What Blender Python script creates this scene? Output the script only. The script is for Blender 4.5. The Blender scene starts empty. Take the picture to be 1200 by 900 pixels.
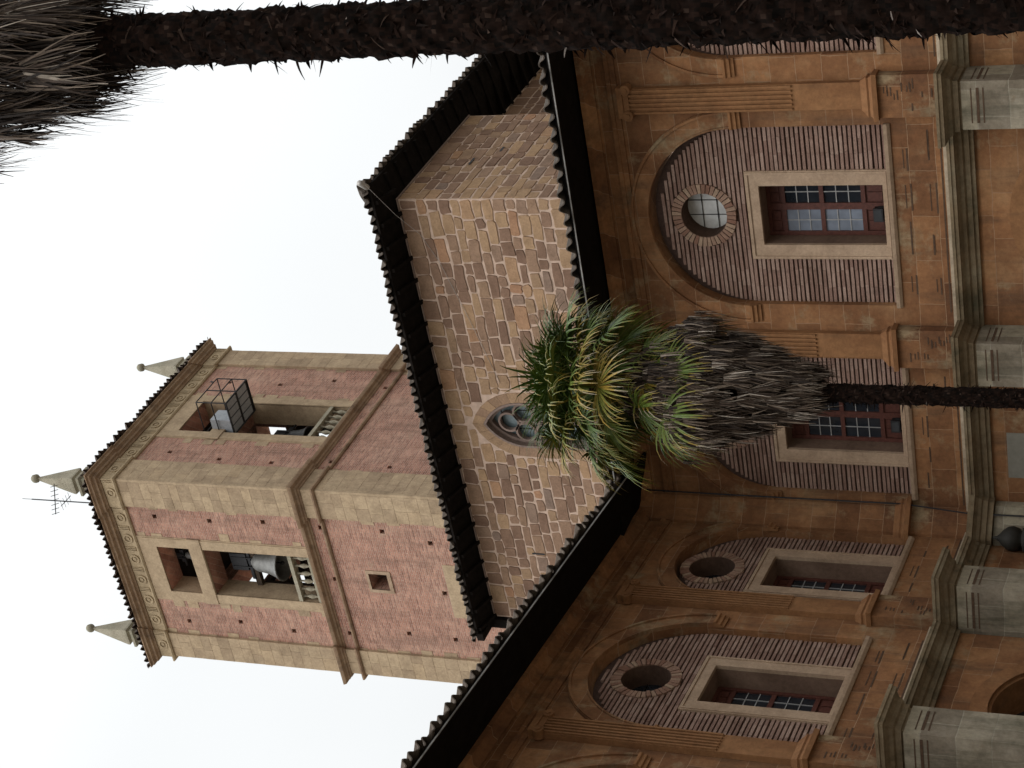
import bpy, bmesh, math, random
from math import sin, cos, pi, radians, sqrt, hypot
from mathutils import Vector, Matrix
from mathutils.geometry import tessellate_polygon

# ------------------------------------------------------------------ camera, sky, sun, exposure
SC = bpy.context.scene
COL = SC.collection
cam_d = bpy.data.cameras.new('camera')
cam = bpy.data.objects.new('camera', cam_d)
COL.objects.link(cam)
cam_d.sensor_fit = 'HORIZONTAL'
cam_d.sensor_width = 36
cam_d.lens = 68.469
cam_d.clip_start, cam_d.clip_end = 0.1, 3000
R0, R1, R2 = (-0.1821826, 0.3451342, -0.9207018), (-0.8498481, -0.5262239, -0.0290977), (-0.4945379, 0.7771556, 0.3891805)
cam.matrix_world = Matrix(((R0[0], -R1[0], -R2[0], 0), (R0[1], -R1[1], -R2[1], 0), (R0[2], -R1[2], -R2[2], 1.6), (0, 0, 0, 1)))
SC.camera = cam

SUN_EL, SUN_AZ = 56, 176          # degrees; azimuth of the sun measured clockwise from +Y
world = bpy.data.worlds.new('World')
SC.world = world
world.use_nodes = True
wn, wl = world.node_tree.nodes, world.node_tree.links
bg = wn['Background']
sky = wn.new('ShaderNodeTexSky')
sky.sky_type = 'NISHITA'
sky.sun_disc = False
sky.sun_elevation = radians(SUN_EL)
sky.sun_rotation = radians(SUN_AZ)
sky.dust_density = 6
sky.air_density = 1.5
hs = wn.new('ShaderNodeHueSaturation')
hs.inputs['Saturation'].default_value = 0.10
tc = wn.new('ShaderNodeTexCoord')
cn = wn.new('ShaderNodeTexNoise')
cn.inputs['Scale'].default_value = 1.7
cn.inputs['Detail'].default_value = 3
cr = wn.new('ShaderNodeMapRange')
cr.inputs['From Min'].default_value, cr.inputs['From Max'].default_value = 0.3, 0.7
cr.inputs['To Min'].default_value, cr.inputs['To Max'].default_value = 0.84, 1.16
wl.new(sky.outputs[0], hs.inputs['Color'])
wl.new(tc.outputs['Generated'], cn.inputs['Vector'])
wl.new(cn.outputs[0], cr.inputs['Value'])
# overcast: a cloud layer, brighter towards the zenith, over most of the clear sky
geo = wn.new('ShaderNodeSeparateXYZ')
wl.new(tc.outputs['Generated'], geo.inputs[0])
zr = wn.new('ShaderNodeFloatCurve')
for pt, (x_, y_) in zip([zr.mapping.curves[0].points[0], zr.mapping.curves[0].points[1]], ((0, .07), (1, 1))): pt.location = (x_, y_)
for x_, y_ in ((.24, .12), (.40, .27), (.63, .36), (.78, .80)): zr.mapping.curves[0].points.new(x_, y_)
zr.mapping.update()
wl.new(geo.outputs[2], zr.inputs['Value'])
zm = wn.new('ShaderNodeMath')
zm.operation = 'MULTIPLY'
zm.inputs[1].default_value = 20.5
wl.new(zr.outputs[0], zm.inputs[0])
cl = wn.new('ShaderNodeMix')
cl.data_type = 'RGBA'
cl.blend_type = 'MULTIPLY'
cl.inputs['Factor'].default_value = 1
cl.inputs[6].default_value = (.965, .99, 1.0, 1)
wl.new(zm.outputs[0], cl.inputs[7])
cl2 = wn.new('ShaderNodeMix')
cl2.data_type = 'RGBA'
cl2.blend_type = 'MULTIPLY'
cl2.inputs['Factor'].default_value = 1
wl.new(cl.outputs[2], cl2.inputs[6])
wl.new(cr.outputs[0], cl2.inputs[7])
ov = wn.new('ShaderNodeMix')
ov.data_type = 'RGBA'
ov.inputs['Factor'].default_value = 0.8
wl.new(hs.outputs[0], ov.inputs[6])
wl.new(cl2.outputs[2], ov.inputs[7])
wl.new(ov.outputs[2], bg.inputs['Color'])
bg.inputs['Strength'].default_value = 0.15

sun_d = bpy.data.lights.new('sun', 'SUN')
sun_d.energy = 0.9
sun_d.angle = radians(60)
sun_d.color = (1, 0.96, 0.9)
sun = bpy.data.objects.new('sun', sun_d)
COL.objects.link(sun)
_az, _el = radians(SUN_AZ), radians(SUN_EL)
sun.rotation_euler = Vector((sin(_az) * cos(_el), cos(_az) * cos(_el), sin(_el))).to_track_quat('Z', 'Y').to_euler()
vs = SC.view_settings
vs.view_transform = 'Standard'
vs.look = 'None'
vs.gamma = 1
vs.use_curve_mapping = False
vs.exposure = 0.25

# ------------------------------------------------------------------ helpers
RNG = random.Random(7)


def tag(o, label=None, cat=None, group=None, kind=None):
    if label: o['label'] = label
    if cat: o['category'] = cat
    if group: o['group'] = group
    if kind: o['kind'] = kind
    return o


def empty(name, loc=(0, 0, 0), rz=0.0):
    o = bpy.data.objects.new(name, None)
    COL.objects.link(o)
    o.location = loc
    o.rotation_euler = (0, 0, rz)
    o.empty_display_size = .3
    return o


class MB:
    """collects faces; build() links them as ONE mesh object"""
    def __init__(s):
        s.v, s.f, s.t = [], [], []

    def add(s, verts, faces, tone=.5, tones=None):
        b = len(s.v)
        s.v.extend(tuple(p) for p in verts)
        for i, f in enumerate(faces):
            s.f.append(tuple(b + k for k in f))
            s.t.append(tones[i] if tones else tone)

    def box(s, x0, x1, y0, y1, z0, z1, tone=.5):
        s.add([(x0, y0, z0), (x1, y0, z0), (x1, y1, z0), (x0, y1, z0), (x0, y0, z1), (x1, y0, z1), (x1, y1, z1), (x0, y1, z1)],
              [(0, 3, 2, 1), (4, 5, 6, 7), (0, 1, 5, 4), (1, 2, 6, 5), (2, 3, 7, 6), (3, 0, 4, 7)], tone)

    def plate(s, outer, holes, y0, y1, tone=.5, fn=None, back=True):
        """polygon in (x,z) with holes, thick from y0 (front) to y1"""
        fn = fn or (lambda x, y, z: (x, y, z))
        loops = [outer] + list(holes)
        flat = [p for l in loops for p in l]
        tri = tessellate_polygon([[Vector((p[0], p[1], 0)) for p in l] for l in loops])
        vs_ = [fn(p[0], y0, p[1]) for p in flat] + [fn(p[0], y1, p[1]) for p in flat]
        n = len(flat)
        fs = []
        for a, b, c in tri:
            A, B, C_ = flat[a], flat[b], flat[c]
            cr_ = (B[0] - A[0]) * (C_[1] - A[1]) - (B[1] - A[1]) * (C_[0] - A[0])
            if cr_ < 0: a, c = c, a
            fs.append((a, b, c))
            if back: fs.append((c + n, b + n, a + n))
        k = 0
        for li, l in enumerate(loops):
            m = len(l)
            area = sum(l[i][0] * l[(i + 1) % m][1] - l[(i + 1) % m][0] * l[i][1] for i in range(m))
            for i in range(m):
                a, b = k + i, k + (i + 1) % m
                if (area > 0) == (li == 0): fs.append((b, a, a + n, b + n))
                else: fs.append((a, b, b + n, a + n))
            k += m
        s.add(vs_, fs, tone)

    def sweep(s, path, prof, closed=False, tone=.5, zoff=0):
        """moulding: profile [(p,z)] closed polygon, swept along plan path; outward = right of travel"""
        n = len(path)
        offs = []
        for i in range(n):
            def nrm(a, b):
                d = Vector((b[0] - a[0], b[1] - a[1])).normalized()
                return Vector((d.y, -d.x))
            if closed or 0 < i < n - 1:
                n1, n2 = nrm(path[i - 1], path[i]), nrm(path[i], path[(i + 1) % n])
                m = (n1 + n2)
                m = m / max(.2, (1 + n1.dot(n2)))
            elif i == 0: m = nrm(path[0], path[1])
            else: m = nrm(path[-2], path[-1])
            offs.append(m)
        k = len(prof)
        vs_ = [(path[i][0] + offs[i].x * p, path[i][1] + offs[i].y * p, z + zoff) for i in range(n) for p, z in prof]
        ar = sum(prof[i][0] * prof[(i + 1) % k][1] - prof[(i + 1) % k][0] * prof[i][1] for i in range(k))
        fs = []
        for i in range(n if closed else n - 1):
            j = (i + 1) % n
            for a in range(k):
                b = (a + 1) % k
                q = (i * k + a, j * k + a, j * k + b, i * k + b)
                fs.append(q if ar > 0 else q[::-1])
        if not closed:
            fs.append(tuple(range(k))[::-1 if ar > 0 else 1])
            fs.append(tuple((n - 1) * k + a for a in range(k))[::1 if ar > 0 else -1])
        s.add(vs_, fs, tone)

    def lathe(s, prof, c=(0, 0, 0), n=20, tone=.5, axis=None):
        """prof [(r,z)] top to bottom or bottom to top"""
        M = axis if axis is not None else Matrix.Identity(3)
        c = Vector(c)
        vs_, fs = [], []
        for r, z in prof:
            for i in range(n):
                a = 2 * pi * i / n
                vs_.append(c + M @ Vector((r * cos(a), r * sin(a), z)))
        up = prof[-1][1] > prof[0][1]
        for j in range(len(prof) - 1):
            for i in range(n):
                q = (j * n + i, j * n + (i + 1) % n, (j + 1) * n + (i + 1) % n, (j + 1) * n + i)
                fs.append(q if up else q[::-1])
        fs.append(tuple(range(n))[::-1 if up else 1])
        m = (len(prof) - 1) * n
        fs.append(tuple(m + i for i in range(n))[::1 if up else -1])
        s.add(vs_, fs, tone)

    def tube(s, pts, r, n=6, tone=.5, r2=None):
        pts = [Vector(p) for p in pts]
        vs_, fs = [], []
        m = len(pts)
        for i, p in enumerate(pts):
            d = (pts[min(i + 1, m - 1)] - pts[max(i - 1, 0)]).normalized()
            a = d.cross(Vector((0, 0, 1)))
            if a.length < .05: a = d.cross(Vector((1, 0, 0)))
            a.normalize()
            b = d.cross(a)
            rr = r if r2 is None else r + (r2 - r) * i / (m - 1)
            for k in range(n):
                t = 2 * pi * k / n
                vs_.append(p + a * (rr * cos(t)) + b * (rr * sin(t)))
        for i in range(m - 1):
            for k in range(n):
                fs.append((i * n + k, i * n + (k + 1) % n, (i + 1) * n + (k + 1) % n, (i + 1) * n + k))
        fs.append(tuple(range(n))[::-1])
        fs.append(tuple((m - 1) * n + k for k in range(n)))
        s.add(vs_, fs, tone)

    def ring(s, cx, cz, r0, r1, y0, y1, n=48, a0=0, a1=2 * pi, tone=.5):
        """flat arch band in the xz plane"""
        full = abs(a1 - a0 - 2 * pi) < 1e-6
        st = n if full else n + 1
        vs_, fs = [], []
        for i in range(st):
            a = a0 + (a1 - a0) * i / n
            for r in (r0, r1):
                for y in (y0, y1):
                    vs_.append((cx + r * cos(a), y, cz + r * sin(a)))
        for i in range(n):
            a, b = 4 * i, 4 * ((i + 1) % st)
            fs += [(a, a + 2, b + 2, b), (a + 1, b + 1, b + 3, a + 3), (a + 2, a + 3, b + 3, b + 2), (a, b, b + 1, a + 1)]
        if not full:
            fs += [(0, 1, 3, 2), (4 * n, 4 * n + 2, 4 * n + 3, 4 * n + 1)]
        s.add(vs_, fs, tone)

    def mesh(s, name, mat, smooth=False, recalc=False):
        me = bpy.data.meshes.new(name)
        me.from_pydata(s.v, [], s.f)
        if smooth: me.polygons.foreach_set('use_smooth', [True] * len(me.polygons))
        at = me.attributes.new('tone', 'FLOAT', 'FACE')
        at.data.foreach_set('value', s.t)
        me.materials.append(mat)
        if recalc:
            bm = bmesh.new()
            bm.from_mesh(me)
            bmesh.ops.recalc_face_normals(bm, faces=bm.faces)
            bm.to_mesh(me)
            bm.free()
        me.update()
        return me

    def build(s, name, mat, parent=None, loc=None, **k):
        return link(s.mesh(name, mat, **k), name, parent, loc)


def link(me, name, parent=None, loc=None):
    o = bpy.data.objects.new(name, me)
    COL.objects.link(o)
    if parent: o.parent = parent
    if loc: o.location = loc
    return o


# ------------------------------------------------------------------ materials
def new_mat(name):
    m = bpy.data.materials.new(name)
    m.use_nodes = True
    nt = m.node_tree
    return m, nt.nodes, nt.links, nt.nodes['Principled BSDF']


def N(nodes, typ, **inp):
    n = nodes.new(typ)
    for k, v in inp.items():
        n.inputs[k.replace('_', ' ')].default_value = v
    return n


def ramp(nodes, stops, interp='LINEAR'):
    n = nodes.new('ShaderNodeValToRGB')
    n.color_ramp.interpolation = interp
    e = n.color_ramp.elements
    while len(e) > 1: e.remove(e[-1])
    e[0].position, e[0].color = stops[0][0], (*stops[0][1], 1)
    for p, c in stops[1:]:
        x = e.new(p)
        x.color = (*c, 1)
    return n


def mixc(nodes, links, a, b, fac, mode='MIX'):
    m = nodes.new('ShaderNodeMix')
    m.data_type = 'RGBA'
    m.blend_type = mode
    for sock, val in ((m.inputs[6], a), (m.inputs[7], b), (m.inputs[0], fac)):
        if hasattr(val, 'links') or hasattr(val, 'is_linked'): links.new(val, sock)
        elif isinstance(val, (int, float)): sock.default_value = val
        else: sock.default_value = (*val, 1)
    return m.outputs[2]


def coords(nodes, links):
    return nodes.new('ShaderNodeTexCoord').outputs['Object']


def wallvec(nodes, links, co):
    """(x+y, z) so that upright faces of any side carry level courses"""
    sp = nodes.new('ShaderNodeSeparateXYZ')
    links.new(co, sp.inputs[0])
    ad = nodes.new('ShaderNodeMath')
    links.new(sp.outputs[0], ad.inputs[0])
    links.new(sp.outputs[1], ad.inputs[1])
    cb = nodes.new('ShaderNodeCombineXYZ')
    links.new(ad.outputs[0], cb.inputs[0])
    links.new(sp.outputs[2], cb.inputs[1])
    return cb.outputs[0]


def bump(nodes, links, bsdf, h, strength, dist=.02):
    b = N(nodes, 'ShaderNodeBump', Strength=strength, Distance=dist)
    links.new(h, b.inputs['Height'])
    links.new(b.outputs[0], bsdf.inputs['Normal'])


def noise(nodes, links, co, scale, detail=4, rough=.6, stretch=None):
    if stretch:
        mp = nodes.new('ShaderNodeMapping')
        mp.inputs['Scale'].default_value = stretch
        links.new(co, mp.inputs[0])
        co = mp.outputs[0]
    n = N(nodes, 'ShaderNodeTexNoise', Scale=scale, Detail=detail, Roughness=rough)
    links.new(co, n.inputs['Vector'])
    return n.outputs[0]


def stone_mat(name, cols, stain=None, patch=None, bricks=None, mortar=None, nscale=.9, bstr=.35, fine=14, rough=.9, tone=None, tone_mix=1.0, msize=.012, stretch_stain=(2.5, 2.5, .35)):
    """general weathered masonry: cols = ramp over a large noise; bricks=(w,h) adds blocks with joints;
    tone = ramp on the per-block attribute"""
    m, n, l, b = new_mat(name)
    co = coords(n, l)
    big = noise(n, l, co, nscale, 5, .65)
    r = ramp(n, [(.28 + .44 * i / max(1, len(cols) - 1), c) for i, c in enumerate(cols)])
    l.new(big, r.inputs[0])
    col = r.outputs[0]
    hgt = None
    if tone:
        at = n.new('ShaderNodeAttribute')
        at.attribute_name = 'tone'
        tr = ramp(n, tone)
        l.new(at.outputs['Fac'], tr.inputs[0])
        col = mixc(n, l, col, tr.outputs[0], tone_mix)
    if bricks:
        bt = n.new('ShaderNodeTexBrick')
        bt.inputs['Scale'].default_value = 1
        bt.inputs['Brick Width'].default_value, bt.inputs['Row Height'].default_value = bricks
        bt.inputs['Mortar Size'].default_value = msize
        bt.inputs['Mortar Smooth'].default_value = .3
        bt.inputs['Bias'].default_value = 0
        bt.inputs['Color1'].default_value = (.68, .62, .60, 1)
        bt.inputs['Color2'].default_value = (1.2, 1.17, 1.10, 1)
        bt.inputs['Mortar'].default_value = (1, 1, 1, 1)
        wv = wallvec(n, l, co)
        # wobble the joints
        wob = N(n, 'ShaderNodeTexNoise', Scale=3.5, Detail=2)
        l.new(wv, wob.inputs['Vector'])
        ad = n.new('ShaderNodeVectorMath')
        ad.operation = 'MULTIPLY_ADD'
        l.new(wob.outputs[1], ad.inputs[0])
        ad.inputs[1].default_value = (.035 * bricks[1] / .4, .035 * bricks[1] / .4, 0)
        l.new(wv, ad.inputs[2])
        l.new(ad.outputs[0], bt.inputs['Vector'])
        col = mixc(n, l, col, bt.outputs['Color'], 1.0, 'MULTIPLY')
        if mortar: col = mixc(n, l, col, mortar, bt.outputs['Fac'])
        inv = n.new('ShaderNodeMath')
        inv.operation = 'SUBTRACT'
        inv.inputs[0].default_value = 1
        l.new(bt.outputs['Fac'], inv.inputs[1])
        hgt = inv.outputs[0]
    if patch:
        pn = noise(n, l, co, patch[1], 6, .7)
        pr = ramp(n, [(patch[2], (0, 0, 0)), (patch[2] + .12, (1, 1, 1))])
        l.new(pn, pr.inputs[0])
        col = mixc(n, l, col, patch[0], pr.outputs[0])
    if stain:
        sn = noise(n, l, co, stain[1], 5, .7, stretch_stain)
        sr = ramp(n, [(stain[2], (0, 0, 0)), (stain[2] + .25, (stain[3],) * 3)])
        l.new(sn, sr.inputs[0])
        col = mixc(n, l, col, stain[0], sr.outputs[0])
    md = noise(n, l, co, 2.6, 6, .72)
    mr = ramp(n, [(.3, (.68, .66, .64)), (.52, (1, 1, 1)), (.72, (1.2, 1.22, 1.22))])
    l.new(md, mr.inputs[0])
    col = mixc(n, l, col, mr.outputs[0], .8, 'MULTIPLY')
    fn = noise(n, l, co, fine, 6, .7)
    fr = ramp(n, [(.3, (.8, .8, .8)), (.7, (1.12, 1.12, 1.12))])
    l.new(fn, fr.inputs[0])
    col = mixc(n, l, col, fr.outputs[0], 1.0, 'MULTIPLY')
    l.new(col, b.inputs['Base Color'])
    b.inputs['Roughness'].default_value = rough
    b.inputs['Specular IOR Level'].default_value = .2
    if hgt is None: bump(n, l, b, fn, bstr, .03)
    else:
        ma = n.new('ShaderNodeMath')
        ma.operation = 'MULTIPLY_ADD'
        l.new(fn, ma.inputs[0])
        ma.inputs[1].default_value = .6
        l.new(hgt, ma.inputs[2])
        bump(n, l, b, ma.outputs[0], bstr, .03)
    return m


def plain(name, col, rough=.7, metal=0, var=.25, scale=8, bstr=.15, spec=.3):
    m, n, l, b = new_mat(name)
    co = coords(n, l)
    fn = noise(n, l, co, scale, 5, .65)
    fr = ramp(n, [(.3, tuple(c * (1 - var) for c in col)), (.7, tuple(min(1, c * (1 + var)) for c in col))])
    l.new(fn, fr.inputs[0])
    l.new(fr.outputs[0], b.inputs['Base Color'])
    b.inputs['Roughness'].default_value = rough
    b.inputs['Metallic'].default_value = metal
    b.inputs['Specular IOR Level'].default_value = spec
    if bstr: bump(n, l, b, fn, bstr, .01)
    return m


def toned(name, stops, rough=.6, spec=.3, nz=.35, scale=30, trans=0):
    m, n, l, b = new_mat(name)
    at = n.new('ShaderNodeAttribute')
    at.attribute_name = 'tone'
    tr = ramp(n, stops)
    l.new(at.outputs['Fac'], tr.inputs[0])
    fn = noise(n, l, coords(n, l), scale, 4, .6)
    fr = ramp(n, [(.3, (1 - nz,) * 3), (.7, (1 + nz * .5,) * 3)])
    l.new(fn, fr.inputs[0])
    col = mixc(n, l, tr.outputs[0], fr.outputs[0], 1.0, 'MULTIPLY')
    l.new(col, b.inputs['Base Color'])
    b.inputs['Roughness'].default_value = rough
    b.inputs['Specular IOR Level'].default_value = spec
    return m


M = {}
M['ashlar'] = stone_mat('orange_ashlar', [(.145, .07, .037), (.235, .117, .056), (.305, .18, .095)], stain=((.06, .042, .03), .8, .52, .8), patch=((.27, .195, .115), 1.1, .55), bricks=(.74, .40), mortar=(.30, .185, .11), msize=.006, bstr=.3)
M['buttress'] = stone_mat('grey_green_ashlar', [(.13, .115, .085), (.25, .225, .175), (.33, .305, .25)], stain=((.04, .042, .026), .9, .5, .85), patch=((.26, .15, .07), .6, .62), bricks=(.8, .46), mortar=(.30, .27, .21), msize=.008)
M['cornice'] = stone_mat('weathered_cornice', [(.10, .08, .05), (.19, .14, .085), (.24, .2, .135)], stain=((.03, .034, .02), 1.6, .5, .9), stretch_stain=(1, 1, 1), fine=18)
M['capstone'] = stone_mat('pale_capstone', [(.34, .27, .19), (.45, .37, .28)], stain=((.06, .055, .035), 2.2, .56, .8), stretch_stain=(1, 1, 1))
M['surround'] = stone_mat('pale_window_stone', [(.34, .24, .165), (.42, .31, .22)], stain=((.16, .11, .08), 1.2, .58, .6), bstr=.2, fine=24)
M['fluted'] = stone_mat('fluted_sandstone', [(.19, .086, .038), (.275, .142, .064)], stain=((.07, .05, .035), .9, .56, .7), bstr=.25)
M['mortar'] = plain('shadow_gap_mortar', (.06, .036, .028), .95, 0, .3, 20)  # shadow of the gaps between brick courses is put into this dark colour
M['wingbrick'] = stone_mat('mauve_thin_brick', [(.24, .165, .14), (.30, .215, .185)], tone=[(0, (.215, .13, .102)), (.5, (.28, .18, .142)), (1, (.345, .24, .195))], tone_mix=.9, bstr=.5, fine=40, stain=((.07, .05, .045), 1.1, .6, .6))
M['voussoir'] = stone_mat('voussoir_brick', [(.27, .165, .115), (.34, .22, .16)], tone=[(0, (.2, .10, .07)), (.5, (.30, .19, .14)), (1, (.38, .28, .2))], tone_mix=.8, bstr=.5, fine=40)
M['wood'] = plain('red_brown_casement', (.085, .03, .022), .55, 0, .35, 18)
M['soffit'] = plain('shade_black_eave_boards', (.010, .008, .007), .95, 0, .4, 6, .15, .05)  # near-black colour stands in for the deep shade under the eaves
M['fascia'] = plain('grey_metal_drip_edge', (.2, .195, .185), .6, 0, .35, 10)
M['tile'] = stone_mat('old_roof_tile', [(.05, .038, .03), (.085, .066, .052), (.13, .108, .088)], stain=((.025, .024, .02), 1.4, .5, .8), stretch_stain=(1, 1, 1), nscale=3, fine=25)
M['towertile'] = stone_mat('tower_roof_tile', [(.05, .036, .03), (.085, .062, .05)], nscale=3, fine=25)
M['towerbrick'] = stone_mat('tower_pink_brick', [(.33, .155, .118), (.42, .228, .175), (.46, .295, .23)], bricks=(.29, .072), mortar=(.42, .30, .24), msize=.012, nscale=.5, bstr=.5, stain=((.18, .11, .085), .7, .5, .7), patch=((.40, .29, .21), 1.1, .6))
M['towerstone'] = stone_mat('tower_buff_stone', [(.36, .265, .172), (.44, .335, .222)], tone=[(0, (.25, .18, .12)), (.3, (.36, .268, .18)), (.75, (.46, .35, .232)), (1, (.41, .30, .19))], tone_mix=.5, nscale=1.2, stain=((.2, .16, .11), .8, .55, .55))
M['towercornice'] = stone_mat('tower_cornice_stone', [(.24, .15, .095), (.33, .235, .155)], stain=((.09, .06, .045), 1.1, .52, .8), stretch_stain=(1, 1, .6))
M['frieze'] = stone_mat('frieze_stone', [(.36, .275, .175), (.44, .345, .225)], stain=((.2, .15, .10), 1.5, .56, .6))
M['pinnacle'] = stone_mat('pinnacle_stone', [(.28, .25, .185), (.36, .33, .26)], stain=((.2, .22, .15), 2, .5, .7), stretch_stain=(1.5, 1.5, .6))
M['rubblemortar'] = plain('pink_lime_mortar', (.48, .355, .28), .95, 0, .22, 5, .35)
M['rubble'] = stone_mat('rubble_block', [(.19, .125, .09), (.28, .195, .14)], tone=[(0, (.185, .108, .074)), (.25, (.25, .152, .102)), (.48, (.30, .19, .125)), (.54, (.225, .16, .128)), (.6, (.28, .175, .115)), (.7, (.33, .215, .13)), (.85, (.415, .27, .155)), (.95, (.37, .2, .115)), (1, (.41, .24, .135))], tone_mix=.8, bstr=.5, fine=20)
M['tracery'] = stone_mat('tracery_stone', [(.19, .135, .115), (.26, .2, .17)])
M['wreveal'] = stone_mat('shaded_window_reveal', [(.13, .08, .058), (.19, .125, .09)])  # brown stone, darkened for the shade inside the window recess
M['reveal'] = stone_mat('shaded_reveal_brick', [(.07, .04, .028), (.115, .07, .05)])  # dark brick, deepened further for the shade inside the oculus
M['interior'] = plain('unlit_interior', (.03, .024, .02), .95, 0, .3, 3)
M['groove'] = plain('worn_groove_shade', (.075, .045, .028), .95, 0, .3, 12)  # strip colour: groove shade painted dark, together with dirt
M['iron'] = plain('dark_iron', (.035, .035, .038), .55, .6, .3, 20)
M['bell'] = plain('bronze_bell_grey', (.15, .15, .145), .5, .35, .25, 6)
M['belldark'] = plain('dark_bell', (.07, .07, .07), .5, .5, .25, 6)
M['urn'] = plain('dark_urn_metal', (.018, .016, .013), .7)
M['timber'] = plain('dark_timber', (.05, .035, .025), .9, 0, .3, 8)
M['louvre'] = plain('galvanised_panel', (.30, .32, .35), .5, .2, .15, 10)
M['pipe'] = plain('pale_pipe', (.35, .33, .31), .6, 0, .2, 10)
M['lead'] = plain('lead_came', (.33, .33, .33), .6, .2, .15, 20)
M['plaster'] = plain('pale_plaster', (.19, .18, .15), .95, 0, .15, 6)
M['pave'] = stone_mat('courtyard_paving', [(.16, .14, .11), (.24, .21, .17)], nscale=.4)
M['frond'] = toned('palm_leaf', [(0, (.016, .034, .005)), (.3, (.045, .082, .010)), (.55, (.095, .13, .016)), (.7, (.15, .135, .02)), (.82, (.29, .19, .03)), (.9, (.26, .2, .09)), (1, (.33, .28, .2))], .5, .28, .3, 12)
M['dead'] = toned('dead_palm_leaf', [(0, (.016, .010, .007)), (.4, (.07, .046, .032)), (.78, (.19, .145, .108)), (1, (.38, .33, .28))], .7, .25, .35, 18)
M['trunk'] = toned('fibrous_trunk', [(0, (.004, .003, .0025)), (.6, (.014, .0075, .0055)), (.9, (.04, .026, .02)), (1, (.2, .17, .15))], 1.0, .05, .4, 25)


def glass(name, col, rough=.06, spec=.6):
    m, n, l, b = new_mat(name)
    fn = noise(n, l, coords(n, l), 5, 3, .5)
    fr = ramp(n, [(.3, tuple(c * .8 for c in col)), (.7, tuple(c * 1.2 for c in col))])
    l.new(fn, fr.inputs[0])
    l.new(fr.outputs[0], b.inputs['Base Color'])
    b.inputs['Roughness'].default_value = rough
    b.inputs['Specular IOR Level'].default_value = spec
    bump(n, l, b, fn, .14, .02)
    return m


M['lens'] = glass('dark_lens', (.05, .055, .06))
M['glass'] = glass('old_dark_glass', (.016, .02, .026))
M['glasspale'] = glass('glass_over_white_curtain', (.17, .195, .24), .12)
M['glassmilk'] = glass('milky_oculus_glass', (.62, .62, .60), .15)
M['glassblue'] = glass('leaded_grey_glass', (.10, .135, .145), .3)

# ------------------------------------------------------------------ ground
g = MB()
g.add([(-900, -900, 0), (900, -900, 0), (900, 900, 0), (-900, 900, 0)], [(0, 1, 2, 3)])
tag(g.build('ground', M['pave']), kind='structure')

# ------------------------------------------------------------------ tiled roof slope
def tile_slope(mb, u0, u1, s_end, dirs, s0=lambda u: 0, pitch=.23, slope=.30, over=.06, amp=.058, seed=1, flat=14):
    """corrugated sheet of barrel tiles. dirs = (origin at eave, along vector, inward vector); z rises by slope*s"""
    r = random.Random(seed)
    O, A, I = (Vector(d) for d in dirs)
    n = int((u1 - u0) / pitch)
    k = 10
    rows = []
    jit, hz = 0, 0
    for i in range(n * k + 1):
        u = u0 + i * pitch / k
        ph = (i % k) / k
        if i % k == 0: jit, hz = r.uniform(-.08, .07), r.uniform(-.025, .025)
        # cover tile (upper half) and pan (lower half)
        w = sin(2 * pi * ph)
        zz = amp * (w ** .6 if w > 0 else -.7 * (-w) ** .6) + hz
        o = over + jit + .02 * w
        rows.append((u, -o, s0(u), s_end(u), zz))
    vs_, fs = [], []
    for u, o, a, e, zz in rows:
        base = O + A * u
        st = a + o
        e = max(e, a + .02)
        for s_, dz in ((st, .022), (e, .022), (e, 0), (st, 0)):
            p = base + I * s_
            vs_.append((p.x, p.y, p.z + zz + dz + slope * s_))
    for i in range(len(rows) - 1):
        a, b = 4 * i, 4 * (i + 1)
        for q in range(4):
            w_ = (q + 1) % 4
            fs.append((a + q, b + q, b + w_, a + w_))
    mb.add(vs_, fs)


# ------------------------------------------------------------------ cloister wings
Z_SPR, Z_PB, Z_TOP, Z_CORN = 10.15, 7.93, 12.68, 6.97


def arch_poly(cx, hw, z0, zs, n=28):
    p = [(cx - hw, z0), (cx + hw, z0), (cx + hw, zs)]
    p += [(cx + hw * cos(pi * i / n), zs + hw * sin(pi * i / n)) for i in range(1, n)]
    p.append((cx - hw, zs))
    return p


def circle(cx, cz, r, n=36):
    return [(cx + r * cos(2 * pi * i / n), cz + r * sin(2 * pi * i / n)) for i in range(n)]


WH, WI = .745, .50                       # window: outer / inner half width
WZ0, WZ1, WI0, WI1 = 7.955, 10.19, 8.03, 9.98
OZ, OR0, OR1 = 10.92, .375, .535         # oculus


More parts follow.
